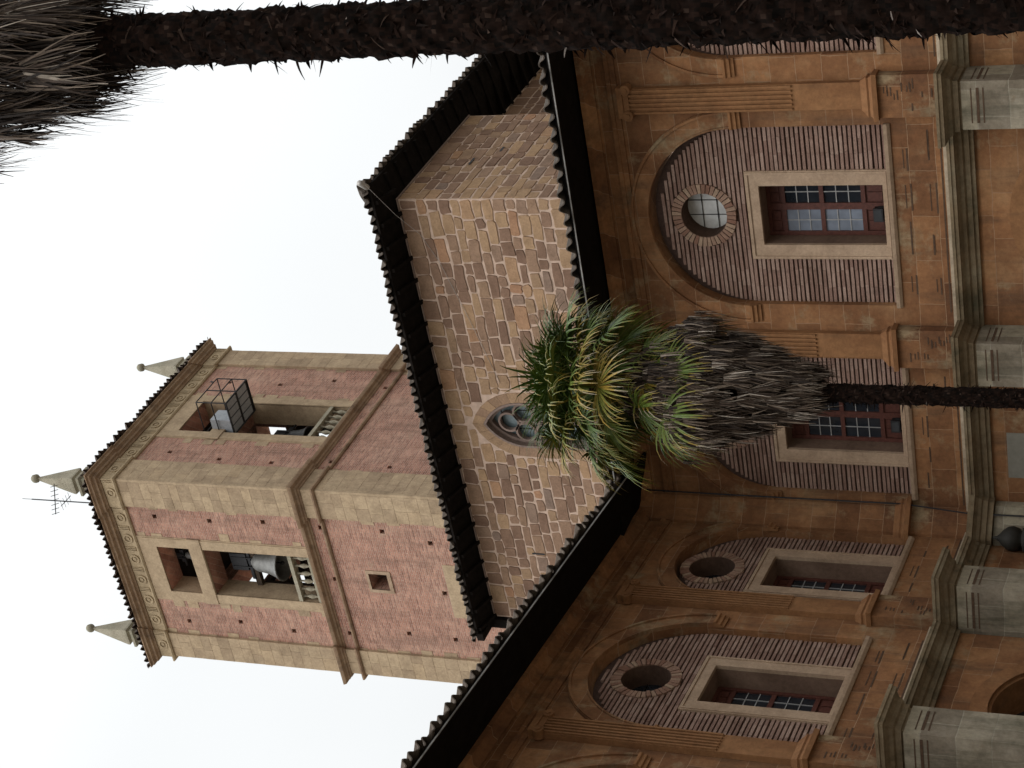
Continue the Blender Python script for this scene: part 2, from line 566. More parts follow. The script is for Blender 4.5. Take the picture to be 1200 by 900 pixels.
def bay_meshes(hw, seed):
    r = random.Random(seed)
    D = {}
    # recessed mortar plate with the openings
    m = MB()
    top = [(hw + .1, Z_PB - .03), (hw + .1, Z_SPR)]
    m.plate(arch_poly(0, hw + .08, Z_PB - .03, Z_SPR), [[(-WI, WI0), (WI, WI0), (WI, WI1), (-WI, WI1)], circle(0, OZ, OR0)], .14, .22)
    D['mortar'] = m
    # thin brick courses standing proud of it
    b = MB()
    z = Z_PB + .012
    pitch = .0735
    while z < Z_SPR + hw:
        h = r.uniform(.044, .050)
        wf, wp, wa = r.uniform(1.2, 3), r.uniform(0, 6), r.uniform(.001, .005)
        zc = z + h / 2
        half = hw - .004 if z + h < Z_SPR else sqrt(max(0, hw * hw - (zc + h / 2 - Z_SPR) ** 2)) - .004
        if half > .05:
            iv = [(-half, half)]
            def cut(iv, a, c):
                o = []
                for s, e in iv:
                    if a > s: o.append((s, min(e, a)))
                    if c < e: o.append((max(s, c), e))
                return [(s, e) for s, e in o if e - s > .03]
            if WZ0 - .03 < zc < WZ1 + .03: iv = cut(iv, -WH, WH)
            if abs(zc - OZ) < OR1:
                q = sqrt(OR1 ** 2 - (zc - OZ) ** 2)
                iv = cut(iv, -q, q)
            for s, e in iv:
                x = s
                while x < e - .01:
                    L = min(r.uniform(.24, .31), e - x)
                    if e - x - L < .06: L = e - x
                    dz = wa * sin(wf * x + wp) + r.uniform(-.0015, .0015)
                    y = .14 - r.uniform(.031, .040)
                    x1 = x + L - .003
                    dz2 = wa * sin(wf * x1 + wp) + r.uniform(-.0015, .0015)
                    b.add([(x, y, z + dz), (x1, y, z + dz2), (x1, .14, z + dz2), (x, .14, z + dz), (x, y, z + h + dz), (x1, y, z + h + dz2), (x1, .14, z + h + dz2), (x, .14, z + h + dz)],
                          [(0, 3, 2, 1), (4, 5, 6, 7), (0, 1, 5, 4), (1, 2, 6, 5), (3, 0, 4, 7)], r.random())
                    x += L
        z += pitch + r.uniform(-.002, .002)
    D['brick_courses'] = b
    # archivolt and imposts
    a = MB()
    a.ring(0, Z_SPR + .14, hw, hw + .30, -.045, .0, 40, 0, pi)
    a.ring(0, Z_SPR + .14, hw + .25, hw + .29, -.075, -.045, 40, 0, pi)
    a.ring(0, Z_SPR + .14, hw + .005, hw + .035, -.065, -.045, 40, 0, pi)
    D['archivolt'] = a
    i_ = MB()
    pr = [(-.02, Z_SPR - .03), (.03, Z_SPR - .03), (.035, Z_SPR + .02), (.06, Z_SPR + .03), (.065, Z_SPR + .08), (.09, Z_SPR + .1), (.09, Z_SPR + .139), (-.02, Z_SPR + .139)]
    i_.sweep([(-.15 + .0, 0), (.15, 0)], pr)
    D['impost'] = i_
    s = MB()
    s.sweep([(-hw - .02, 0), (hw + .02, 0)], [(-.2, Z_PB - .10), (.02, Z_PB - .10), (.05, Z_PB - .06), (.06, Z_PB - .005), (-.2, Z_PB - .005)])
    D['sill_course'] = s
    # oculus
    o = MB()
    n = 40
    for k in range(n):
        a0, a1 = 2 * pi * k / n + .014, 2 * pi * (k + 1) / n - .014
        y = .085 + r.uniform(-.008, .008)
        ro = OR1 + r.uniform(-.012, .01)
        vv = [(q * cos(t), yy, OZ + q * sin(t)) for t in (a0, a1) for q in (OR0 + .004, ro) for yy in (y, .16)]
        o.add(vv, [(0, 2, 6, 4), (2, 3, 7, 6), (0, 4, 5, 1), (0, 1, 3, 2), (4, 6, 7, 5)], r.random())
    D['oculus_surround'] = o
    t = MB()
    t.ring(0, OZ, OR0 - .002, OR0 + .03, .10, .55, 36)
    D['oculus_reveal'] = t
    p = MB()
    p.lathe([(OR0 - .004, 0), (OR0 - .004, .02)], (0, .46, OZ), 32, axis=Matrix.Rotation(pi / 2, 3, 'X'))
    D['oculus_pane'] = p
    q = MB()
    for d in (-.125, .125):
        h = sqrt(OR0 ** 2 - d * d) - .01
        q.tube([(d, .43, OZ - h), (d, .43, OZ + h)], .007, 5)
        q.tube([(-h, .425, OZ + d), (h, .425, OZ + d)], .007, 5)
    D['lead_bar'] = q
    # window surround with reveal
    w = MB()
    w.plate([(-WH, WZ0), (WH, WZ0), (WH, WZ1), (-WH, WZ1)], [[(-WI, WI0), (WI, WI0), (WI, WI1), (-WI, WI1)]], .075, .139)
    w.plate([(-WH + .02, WZ0 + .004), (WH - .02, WZ0 + .004), (WH - .02, WZ1 - .02), (-WH + .02, WZ1 - .02)], [[(-WH + .055, WZ0 + .008), (WH - .055, WZ0 + .008), (WH - .055, WZ1 - .055), (-WH + .055, WZ1 - .055)]], .058, .075)
    D['window'] = w
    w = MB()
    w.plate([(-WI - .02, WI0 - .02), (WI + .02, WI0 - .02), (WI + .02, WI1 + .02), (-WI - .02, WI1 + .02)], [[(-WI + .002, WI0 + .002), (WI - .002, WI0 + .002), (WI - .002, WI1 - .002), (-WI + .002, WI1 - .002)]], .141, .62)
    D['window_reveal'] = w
    # casement: two leaves with panels top and bottom
    c = MB()
    W, z0, z1 = WI - .006, WI0 + .006, WI1 - .006
    y0, y1 = .44, .50
    for x0, x1 in ((-W, -W + .07), (W - .07, W), (-.055, .055)): c.box(x0, x1, y0, y1, z0, z1)
    for a_, b_ in ((z0, z0 + .06), (z1 - .06, z1), (z0 + .36, z0 + .43), (z0 + 1.02, z0 + 1.09), (z1 - .30, z1 - .24)):
        for x0, x1 in ((-W + .07, -.055), (.055, W - .07)): c.box(x0, x1, y0 + .006, y1, a_, b_)
    for x0, x1 in ((-W + .07, -.055), (.055, W - .07)):
        for a_, b_ in ((z0 + .06, z0 + .36), (z1 - .24, z1 - .06)):
            c.box(x0, x1, y0 + .03, y1 - .003, a_, b_)
            xm = (x0 + x1) / 2
            for q0, q1 in ((x0 + .03, xm - .015), (xm + .015, x1 - .03)): c.box(q0, q1, y0 + .014, y0 + .03, a_ + .035, b_ - .035)
    D['casement'] = c
    for nm, a_, b_ in (('low', z0 + .43, z0 + 1.02), ('high', z0 + 1.09, z1 - .30)):
        for sd in (-1, 1):
            gmb = MB()
            x0, x1 = (-W + .07, -.055) if sd < 0 else (.055, W - .07)
            gmb.box(x0, x1, y0 + .03, y0 + .036, a_, b_)
            D['pane', nm, sd] = gmb
    ld = MB()
    for a_, b_ in ((z0 + .43, z0 + 1.02), (z0 + 1.09, z1 - .30)):
        for x0, x1 in ((-W + .07, -.055), (.055, W - .07)):
            xm = (x0 + x1) / 2
            ld.box(xm - .007, xm + .007, y0 + .018, y0 + .0295, a_, b_)
            for k in (1, 2):
                zz = a_ + (b_ - a_) * k / 3
                ld.box(x0, x1, y0 + .020, y0 + .0292, zz - .007, zz + .007)
    D['glazing_bar'] = ld
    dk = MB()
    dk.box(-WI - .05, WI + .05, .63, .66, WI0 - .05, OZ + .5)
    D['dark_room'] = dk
    return D


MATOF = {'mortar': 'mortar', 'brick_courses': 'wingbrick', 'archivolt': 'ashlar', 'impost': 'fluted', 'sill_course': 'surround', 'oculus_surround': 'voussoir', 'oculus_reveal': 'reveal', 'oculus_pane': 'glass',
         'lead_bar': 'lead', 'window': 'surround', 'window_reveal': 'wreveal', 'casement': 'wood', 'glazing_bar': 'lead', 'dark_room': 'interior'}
_bank = {}


def bank(hw, key):
    k0 = round(hw, 3)
    if k0 not in _bank:
        _bank[k0] = ({}, bay_meshes(hw, int(hw * 1000)))
    meshes, D = _bank[k0]
    if key not in meshes:
        mat = M['glass'] if key[0] == 'pane' else M[MATOF[key]]
        meshes[key] = D[key].mesh(key if isinstance(key, str) else 'pane', mat)
    return meshes[key]


def variant(me, mat):
    c = me.copy()
    c.materials.clear()
    c.materials.append(mat)
    return c


def wing(name, label, cat, origin, rz, sgn, bays, pil, u_end, but_half=.365, but_p=.65, but_e=.30, EV=1.06, drop=0.0, pale_bay=None, open_arches=()):
    """sgn=+1: u runs along local +x; -1: along local -x. outward is local -y."""
    root = empty(name, origin, rz)
    tag(root, label, cat)
    X = lambda u: sgn * u
    xs = sorted((X(-.6), X(u_end)))
    # ashlar wall with bay recesses and the arcade openings
    m = MB()
    outer = [(xs[0], 0), (xs[1], 0), (xs[1], Z_TOP), (xs[0], Z_TOP)]
    holes = []
    for c, hw in bays:
        h = arch_poly(X(c), hw, Z_PB, Z_SPR)
        h = [(x, z + (.14 if z > Z_SPR else 0)) for x, z in h]
        h = [(x, Z_SPR + .14) if abs(z - Z_SPR) < 1e-6 else (x, z) for x, z in h]
        holes.append(h)
        if hw > 1.3:
            holes.append(arch_poly(X(c), 1.18, .02, 4.72))
    m.plate(outer, holes, 0, .6)
    m.build('wall', M['ashlar'], root)
    # arcade arches
    for c, hw in bays:
        if hw > 1.3:
            a = MB()
            a.ring(X(c), 4.72, 1.181, 1.42, -.03, 0, 32, 0, pi)
            a.ring(X(c), 4.72, 1.13, 1.181, .02, .55, 32, 0, pi)
            a.build('arcade_arch', M['fluted'], root)
    gl = MB()
    gl.box(xs[0], xs[1], 3.6, 3.7, 0, 6.4)
    gl.box(xs[0], xs[1], .61, 3.6, 6.2, 6.4)
    gl.build('gallery_wall', M['interior'], root)
    # bays
    for bi, (c, hw) in enumerate(bays):
        at = (X(c), 0, 0)
        bp = link(bank(hw, 'mortar'), 'brick_panel', root, at)
        link(bank(hw, 'brick_courses'), 'brick_courses', bp)
        link(bank(hw, 'archivolt'), 'archivolt', root, at)
        for sd in (-1, 1):
            link(bank(hw, 'impost'), 'impost', root, (X(c) + sd * (hw + .15), 0, 0))
        link(bank(hw, 'sill_course'), 'sill_course', root, at)
        oc = link(bank(hw, 'oculus_surround'), 'oculus', root, at)
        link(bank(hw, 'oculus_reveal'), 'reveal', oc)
        pale = pale_bay == bi
        link(variant(bank(hw, 'oculus_pane'), M['glassmilk']) if pale else bank(hw, 'oculus_pane'), 'pane', oc)
        lb = link(variant(bank(hw, 'lead_bar'), M['iron']), 'glazing_bar', oc)
        w = link(bank(hw, 'window'), 'window', root, at)
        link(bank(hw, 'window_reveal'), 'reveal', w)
        link(bank(hw, 'casement'), 'casement', w)
        for nm in ('low', 'high'):
            for sd in (-1, 1):
                me = bank(hw, ('pane', nm, sd))
                if pale and sd < 0: me = variant(me, M['glasspale'])
                link(me, 'pane', w)
        link(bank(hw, 'glazing_bar'), 'glazing_bar', w)
        link(bank(hw, 'dark_room'), 'window_backing', w)
    # pilasters with ionic capitals, bases, pedestals and the buttresses below
    P = MB()
    P.box(-.21, .21, -.10, -.002, 8.14, 11.86)
    for k in range(6):
        x = -.18 + .072 * k
        P.box(x - .016, x + .016, -.128, -.1005, 9.25, 11.84)
    shaft = P.mesh('pilaster', M['fluted'])
    Cp = MB()
    Cp.box(-.25, .25, -.16, -.003, 11.93, 12.02)
    Cp.box(-.21, .21, -.135, -.004, 11.84, 11.93)
    for sd in (-1, 1):
        Cp.lathe([(.085, -.06), (.085, .085)], (sd * .21, -.085, 11.87), 14, axis=Matrix.Rotation(pi / 2, 3, 'X'))
        Cp.lathe([(.04, -.0), (.04, .09)], (sd * .21, -.095, 11.87), 10, axis=Matrix.Rotation(pi / 2, 3, 'X'))
    capm = Cp.mesh('capital', M['fluted'])
    B = MB()
    B.sweep([(-.23, -.001), (-.23, -.11), (.23, -.11), (.23, -.001)],
            [(-.03, 7.93), (.13, 7.93), (.14, 8.0), (.09, 8.02), (.07, 8.06), (.08, 8.09), (.04, 8.14), (.0, 8.2), (-.03, 8.2)])
    B.box(-.2, .2, -.10, -.002, 7.95, 8.14)
    basem = B.mesh('base', M['fluted'])
    Q = MB()
    Q.box(-.33, .33, -.18, -.002, Z_CORN, 7.929)
    pedm = Q.mesh('pedestal', M['ashlar'])
    T = MB()
    h = but_half
    T.box(-h, h, -but_p, -.003, 0, 6.63)
    butm = T.mesh('buttress', M['buttress'])
    S = MB()
    for zz, th in ((6.50, .016), (6.42, .04), (6.33, .018)):
        S.box(-h + .10, h - .10, -but_p - .004, -but_p - .0005, zz - th, zz)
        for sd in (-1, 1):
            xa = sd * h
            S.box(min(xa + sd * .0005, xa + sd * .004), max(xa + sd * .0005, xa + sd * .004), -but_p + .08, -.10, zz - th, zz)
    slotm = S.mesh('carved_slot_shade', M['groove'])  # thin dark strips paint the shade inside the carved slots
    for k, u in enumerate(pil):
        at = (X(u), 0, 0)
        p = link(shaft, 'pilaster', root, at)
        link(capm, 'capital', p)
        link(basem, 'base', p)
        link(pedm, 'pedestal', p)
        bt = link(butm, 'buttress', root, at)
        link(slotm, 'carved_slot_shade', bt)
    # parapet zone: raised dark strips paint the shade and dirt of worn grooves
    G = MB()
    gr = random.Random(len(name))
    def dash(x0, x1, z, th=.012, y=-.0045):
        G.box(x0, x1, y, -.0005 if y > -.1 else y + .004, z - th, z + th)
    for c, hw in bays:
        for z in (7.62, 7.24):
            x = X(c) - hw + .2
            while x < X(c) + hw - .3:
                L = gr.uniform(.2, .55)
                if gr.random() < .75:
                    dash(x, x + L, z + gr.uniform(-.06, .06))
                    if gr.random() < .5: dash(x + .04, x + L - .02, z + .045 + gr.uniform(-.01, .01), .007)
                x += L + gr.uniform(.15, .4)
        G.box(X(c) - hw - .1, X(c) + hw + .1, -.0045, -.0005, 7.085, 7.11)
    for u in pil:
        for k in range(9):
            x = X(u) + gr.uniform(-.26, .14)
            z = gr.uniform(7.1, 7.8)
            dash(x, x + gr.uniform(.08, .16), z, .01, -.1845)
            if gr.random() < .6: dash(x, x + .1, z + .05, .008, -.1845)
    G.build('worn_groove_shade', M['groove'], root)
    # lower cornice breaking forward round every buttress
    e = but_e
    path = [(xs[0], 0)]
    for u in sorted(X(u) for u in pil):
        path += [(u - e, 0), (u - e, -but_p + .06), (u + e, -but_p + .06), (u + e, 0)]
    path.append((xs[1], 0))
    cn_ = MB()
    cn_.sweep(path, [(-.03, 6.60), (.05, 6.60), (.055, 6.66), (.085, 6.665), (.09, 6.74), (.13, 6.76), (.15, 6.81), (.20, 6.85), (.245, 6.86), (.25, 6.91), (.265, 6.92), (.265, 6.965), (-.03, 6.985)])
    cn_.build('cornice', M['cornice'], root)
    cp = MB()
    for c, hw in bays:
        cp.box(X(c) - hw - .35, X(c) + hw + .35, -.10, -.001, 6.99, 7.045)
    cp.build('capstone', M['capstone'], root)
    # architrave, frieze moulding
    ar = MB()
    ar.sweep([(xs[0], 0), (xs[1], 0)], [(-.02, 12.04), (.03, 12.04), (.035, 12.12), (.06, 12.13), (.065, 12.19), (-.02, 12.2)])
    ar.sweep([(xs[0], 0), (xs[1], 0)], [(-.02, 12.42), (.05, 12.42), (.08, 12.5), (.17, 12.55), (.18, 12.62), (-.02, 12.63)])
    ar.build('architrave', M['ashlar'], root)
    # eaves
    so = MB()
    za, zb = Z_TOP + .002, Z_TOP + .002 - drop
    so.add([(xs[0], -EV, zb), (xs[1], -EV, zb), (xs[1], 0, za), (xs[0], 0, za), (xs[0], -EV, zb + .05), (xs[1], -EV, zb + .05), (xs[1], .5, za + .05), (xs[0], .5, za + .05), (xs[0], .5, za), (xs[1], .5, za)],
           [(0, 3, 2, 1), (3, 8, 9, 2), (4, 5, 6, 7), (0, 1, 5, 4), (1, 2, 9, 6, 5), (0, 4, 7, 8, 3)])
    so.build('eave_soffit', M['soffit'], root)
    fa = MB()
    fa.box(xs[0] if sgn < 0 else EV - .1, xs[1] if sgn > 0 else -EV + .1, -EV - .016, -EV - .002, Z_TOP + .003 - drop, Z_TOP + .024 - drop)
    fa.build('drip_edge', M['fascia'], root)
    rf = MB()
    tile_slope(rf, EV - .6, u_end, lambda u: 9.5, ((0, -EV, Z_TOP + .12 - drop), (sgn, 0, 0), (0, 1, 0)), s0=lambda u: max(0, EV - u), slope=.27, seed=len(label))
    rf.build('tiled_roof', M['tile'], root, recalc=True)
    return root


COR = (-19.1, 26.07)
wingR = wing('cloister_wing', 'sandstone cloister wing with a pale milky oculus and a white curtained window', 'building',
             (COR[0], COR[1], 0), radians(3.9), 1,
             [(1.80, 1.27), (5.52, 1.50), (9.65, 1.50), (13.85, 1.50), (18.05, 1.5), (22.25, 1.5)], [3.35, 7.52, 11.75, 15.95, 20.15, 24.35], 25.0, EV=1.3, drop=.13, pale_bay=1)
wingL = wing('cloister_wing', 'darker cloister wing seen at a steep slant, its windows and oculi all dark', 'building',
             (COR[0], COR[1], -.004), radians(98.55), -1,
             [(1.72, 1.2), (5.2, 1.45), (9.1, 1.45), (13.15, 1.45), (17.2, 1.45)], [3.02, 6.95, 11.1, 15.15, 19.2], 20.0, but_half=.33, but_p=.78, but_e=.22, EV=1.2, drop=.26)

# corner pier across the inner angle (part of the wing facing the viewer)
dRv = Vector((cos(radians(3.9)), sin(radians(3.9))))
cp = MB()
pth = [(.02, -.55), (.10, -.36), (.36, -.10), (.55, -.02)]
def prism(mb, poly, z0, z1):
    n = len(poly)
    mb.add([(x, y, z0) for x, y in poly] + [(x, y, z1) for x, y in poly], [tuple(range(n))[::-1], tuple(range(n, 2 * n))] + [(i, (i + 1) % n, n + (i + 1) % n, n + i) for i in range(n)])
prism(cp, [(-.25, -.40), (.09, -.40), (.12, -.34), (.34, -.12), (.40, -.09), (.40, .2), (-.25, .2)], 7.0, 12.66)
pier = cp.build('corner_pier', M['ashlar'], wingR, recalc=True)
cb = MB()
cb.sweep([(-.02, -.44), (.10, -.42), (.42, -.10), (.44, .02)], [(-.05, 7.93), (.11, 7.93), (.12, 8.0), (.08, 8.02), (.06, 8.06), (.07, 8.09), (.03, 8.14), (0, 8.2), (-.05, 8.2)])
cb.build('base', M['fluted'], pier, recalc=True)
cc = MB()
cc.sweep([(-.02, -.60), (.16, -.58), (.58, -.16), (.60, .02)], [(-.3, 6.58), (.04, 6.58), (.05, 6.66), (.08, 6.665), (.09, 6.74), (.12, 6.76), (.14, 6.81), (.18, 6.85), (.22, 6.86), (.235, 6.95), (-.3, 7.0)], zoff=.003)
cc.build('corner_cornice', M['cornice'], wingR, recalc=True)
ft = MB()
prism(ft, [(-.2, -.56), (.16, -.54), (.54, -.16), (.56, .2), (-.2, .2)], 0, 6.57)
ft.build('corner_buttress', M['buttress'], wingR, recalc=True)
pp = MB()
pp.box(1.0, 1.82, -.006, -.001, 6.05, 6.36)
pp.build('plaster_patch', M['plaster'], wingR)


def wpt(o, p):
    return o.matrix_basis @ Vector(p)


# lightning cable, floodlights, corbel urn
MR = Matrix.Translation((COR[0], COR[1], 0)) @ Matrix.Rotation(radians(3.9), 4, 'Z')
cab = MB()
cab.tube([MR @ Vector((.47, -.10 - .02 * (z < 12), z)) for z in (12.6, 11, 9.5, 8.2, 8.05)] + [MR @ Vector((.47, -.30, z)) for z in (7.0, 6.4, 3, .0)], .013, 6)
tag(cab.build('cable', M['iron']), 'thin black cable running straight down the wall beside the corner pier', 'cable')
for xc, lab in ((5.45, 'small dark floodlight on the sill of the window with the white curtain'), (1.72, 'small dark floodlight on the sill of the window behind the palm trunk')):
    fl = empty('floodlight', MR @ Vector((xc, .30, WI0 + .002)), radians(3.9))
    b = MB()
    b.box(-.10, .10, -.05, .05, .07, .20)
    b.box(-.11, .11, -.075, -.05, .06, .21)
    b.build('housing', M['iron'], fl)
    b = MB()
    b.box(-.085, .085, -.079, -.0752, .08, .19)
    b.build('lens', M['lens'], fl)
    b = MB()
    b.box(-.12, .12, -.02, .02, 0, .012)
    for sd in (-1, 1): b.box(sd * .115 - .006, sd * .115 + .006, -.02, .02, .012, .14)
    b.build('bracket', M['iron'], fl)
    tag(fl, lab, 'floodlight', 'floodlights on the window sills')
ur = MB()
ur.lathe([(.02, 6.50), (.03, 6.44), (.06, 6.40), (.13, 6.34), (.19, 6.26), (.205, 6.18), (.17, 6.08), (.12, 6.05), (.20, 6.02), (.225, 5.98), (.20, 5.93), (.1, 5.9)], MR @ Vector((.24, -.62, .05)), 24)
tag(ur.build('hanging_urn', M['urn'], smooth=True), 'dark bulbous urn fixed below the cornice in the corner between the wings', 'urn')

# ------------------------------------------------------------------ church block with rubble walls
ch = empty('church', (-18.5, 37.0, 0))
tag(ch, 'tall pink and ochre rubble stone church block with deep black eaves and a pointed window', 'church')
ZW = 22.08


def rubble(mb, u0, u1, z0, z1, fn, seed, ochre=lambda u, z: 0, hole=lambda u0, u1, z0, z1: [(u0, u1)]):
    r, rh = random.Random(seed), random.Random(99)
    z = z0
    while z < z1 - .05:
        h = min(rh.uniform(.21, .35), z1 - z)
        if z1 - z - h < .12: h = z1 - z
        u = u0
        while u < u1 - .03:
            w = r.uniform(.26, .72)
            if u1 - u - w < .22: w = u1 - u
            for ua, ub in hole(u, u + w, z, z + h):
                j = r.uniform(.011, .026)
                a0, a1, b0, b1 = ua + j, ub - j, z + j + r.uniform(-.012, .012), z + h - j + r.uniform(-.012, .012)
                c = r.uniform(.012, .045)
                q = lambda s=.024: r.uniform(-s, s)
                poly = [(a0 + c, b0 + q()), ((a0 + a1) / 2, b0 + q()), (a1 - c, b0 + q()), (a1 + q(), b0 + c), (a1 + q(), b1 - c), (a1 - c, b1 + q()), ((a0 + a1) / 2, b1 + q()), (a0 + c, b1 + q()), (a0 + q(), b1 - c), (a0 + q(), b0 + c)]
                p = r.uniform(.008, .024)
                n = len(poly)
                cu, cz = (a0 + a1) / 2, (b0 + b1) / 2
                ins = [(cu + (x - cu) * .965, cz + (y - cz) * .95) for x, y in poly]
                t = r.random() ** 1.15 * .72
                oc = ochre((ua + ub) / 2, z + h / 2)
                if r.random() < oc: t = r.uniform(.72, .88)
                elif r.random() < .2: t = r.uniform(.66, .9)
                elif r.random() < .035: t = r.uniform(.93, 1)
                vs_ = [fn(x, 0.0, y) for x, y in poly] + [fn(x, p, y) for x, y in ins]
                mb.add(vs_, [tuple(range(n, 2 * n))] + [(i, (i + 1) % n, n + (i + 1) % n, n + i) for i in range(n)], t)
            u += w
        z += h


GX, GW, GB, GS, GA = -6.24, .62, 17.6, 20.05, 21.08      # pointed window: centre x, half width, sill, spring, apex


def pointed(cx, hw, z0, zs, za, n=12):
    """two-centred arch outline"""
    h = za - zs
    R = (hw * hw + h * h) / (2 * hw)
    p = [(cx - hw, z0), (cx + hw, z0)]
    a1 = math.asin(min(1, h / R))
    right = [(cx + hw - R + R * cos(a1 * i / n), zs + R * sin(a1 * i / n)) for i in range(n + 1)]
    p += right
    p += [(2 * cx - x, z) for x, z in right[-2::-1]]
    return p


LW = -12.4
m = MB()
fA = lambda x, y, z: (x, y, z)
m.plate([(LW, 0), (0, 0), (0, ZW), (LW, ZW)], [pointed(GX, GW, GB, GS, GA)], 0, .9, fn=fA)
fB = lambda y, p, z: (-p, y, z)
m.plate([(.9, 0), (4.7, 0), (4.7, ZW), (.9, ZW)], [], 0, .9, fn=lambda u, p, z: (-p, u, z))
m.box(-1.75, -.85, 4.7, 22, 0, ZW)
m.box(LW, LW + .9, .9, 22, 0, ZW)
m.build('wall', M['rubblemortar'], ch, recalc=True)
rb = MB()
OUTL = pointed(GX, GW + .33, GB, GS, GA + .36, 24)
def gh(u0, u1, z0, z1):
    if z1 < GB or z0 > GA + .36: return [(u0, u1)]
    hw = 0
    for k in range(5):
        zz = z0 + (z1 - z0) * k / 4
        if zz <= GS: hw = GW + .33
        for a, b in zip(OUTL[1:26], OUTL[2:26]):
            if a[1] <= zz <= b[1] and b[1] > a[1]: hw = max(hw, a[0] + (b[0] - a[0]) * (zz - a[1]) / (b[1] - a[1]) - GX)
    o = []
    if min(u1, GX - hw) - u0 > .1: o.append((u0, min(u1, GX - hw)))
    if u1 - max(u0, GX + hw) > .1: o.append((max(u0, GX + hw), u1))
    return o
def och(u, z):
    d = max(abs(u - GX) - .7, 0) + max(z - GA, 0) * .9
    k = .85 if d < .7 and z < GA + .8 else 0
    if abs(u) < 1.1: k = max(k, .72 if z < 21 else .3)
    return k
rubble(rb, LW + .02, -.01, 15.5, ZW - .03, lambda x, p, z: (x, -p, z), 11, och, gh)
rubble(rb, .01, 4.68, 15.5, ZW - .03, lambda u, p, z: (p, u, z), 12, lambda u, z: .6 if u < .9 else .12)
rubble(rb, 4.72, 14, 15.5, ZW - .03, lambda u, p, z: (-.85 + p, u, z), 13, lambda u, z: .1)
rv = random.Random(8)
oi, oo_ = pointed(GX, GW + .04, GB, GS, GA + .055, 6)[1:], pointed(GX, GW + .33, GB, GS, GA + .36, 6)[1:]
jamb_i, jamb_o = [(GX + GW + .04, GB + .41 * k) for k in range(6)], [(GX + GW + .33, GB + .41 * k) for k in range(6)]
run_i = jamb_i + oi[1:-1] + [(2 * GX - x, z) for x, z in jamb_i[::-1]]
run_o = jamb_o + oo_[1:-1] + [(2 * GX - x, z) for x, z in jamb_o[::-1]]
for k in range(len(run_i) - 1):
    q = [run_i[k], run_o[k], run_o[k + 1], run_i[k + 1]]
    cx, cz = sum(a for a, b in q) / 4, sum(b for a, b in q) / 4
    q = [(cx + (a - cx) * .975, cz + (b - cz) * .975) for a, b in q]
    y = -rv.uniform(.012, .024)
    rb.add([(a, 0, b) for a, b in q] + [(a, y, b) for a, b in q], [(4, 5, 6, 7)] + [(i, (i + 1) % 4, 4 + (i + 1) % 4, 4 + i) for i in range(4)], rv.uniform(.6, .8))
rb.build('rubble_masonry', M['rubble'], ch)
bd = MB()
bd.sweep([(LW, 0), (0, 0), (0, 4.7)], [(-.02, ZW - .035), (.03, ZW - .035), (.04, ZW + .0), (-.02, ZW + .0)])
bd.build('wall_band', M['tracery'], ch)
# ochre block that fills around the pointed arch
fr = MB()
fr.plate(pointed(GX, GW + .035, GB - .1, GS, GA + .05), [pointed(GX, GW - .02, GB, GS, GA - .02)], -.03, .12)
fr.plate(pointed(GX, GW - .0, GB, GS, GA), [pointed(GX, GW - .10, GB + .08, GS, GA - .12)], .12, .25)
win = fr.build('pointed_window', M['tracery'], ch, recalc=True)
tr = MB()
for cx, cz, rr in ((GX, GS + .44, .255), (GX - .27, GS + .02, .25), (GX + .27, GS + .02, .25)):
    tr.ring(cx, cz, rr - .025, rr + .03, .10, .22, 28)
tr.box(GX - .04, GX + .04, .11, .21, GB, GS - .2)
for sd in (-1, 1): tr.ring(GX + sd * .27, GS - .50, .21, .27, .11, .21, 16, 0, pi)
tr.build('tracery', M['tracery'], win)
pn = MB()
pn.plate(pointed(GX, GW - .05, GB, GS, GA - .05), [], .26, .29)
pn.build('pane', M['glassblue'], win, recalc=True)
gb = MB()
for k in range(8): gb.box(GX - GW + .06, GX + GW - .06, .245, .259, GB + .3 + k * .4, GB + .32 + k * .4)
for sd in (-1, 1): gb.box(GX + sd * .27 - .008, GX + sd * .27 + .008, .24, .258, GB, GS + .3)
gb.build('glazing_bar', M['iron'], win)
sl = MB()
for x, z, w in ((-10.2, 20.25, .03), ): sl.box(x - .02, x + .02, -.03, -.002, z - .02, z + .32)
sl.box(.026, .03, 1.8, 2.15, 20.9, 20.95)
sl.box(.026, .03, 2.5, 2.75, 20.35, 20.4)
sl.build('iron_cramp', M['iron'], ch)
# niche arch on the set-back flank
nc = MB()
nc.ring(5.3, 20.35, .5, .75, 0, .05, 20, 0, pi)
o = nc.build('relieving_arch', M['tracery'], ch, recalc=True)
o.rotation_euler = (0, 0, pi / 2)
o.location = (-.79, 0, 0)
nd = MB()
nd.plate(arch_poly(0, .5, 19.2, 20.35, 16), [], 0, .02)
o2 = nd.build('opening_shade_sheet', M['interior'], ch, recalc=True)  # flat dark sheet painted as the shade inside an open arch
o2.rotation_euler = (0, 0, pi / 2)
o2.location = (-.80, 5.3, 0)
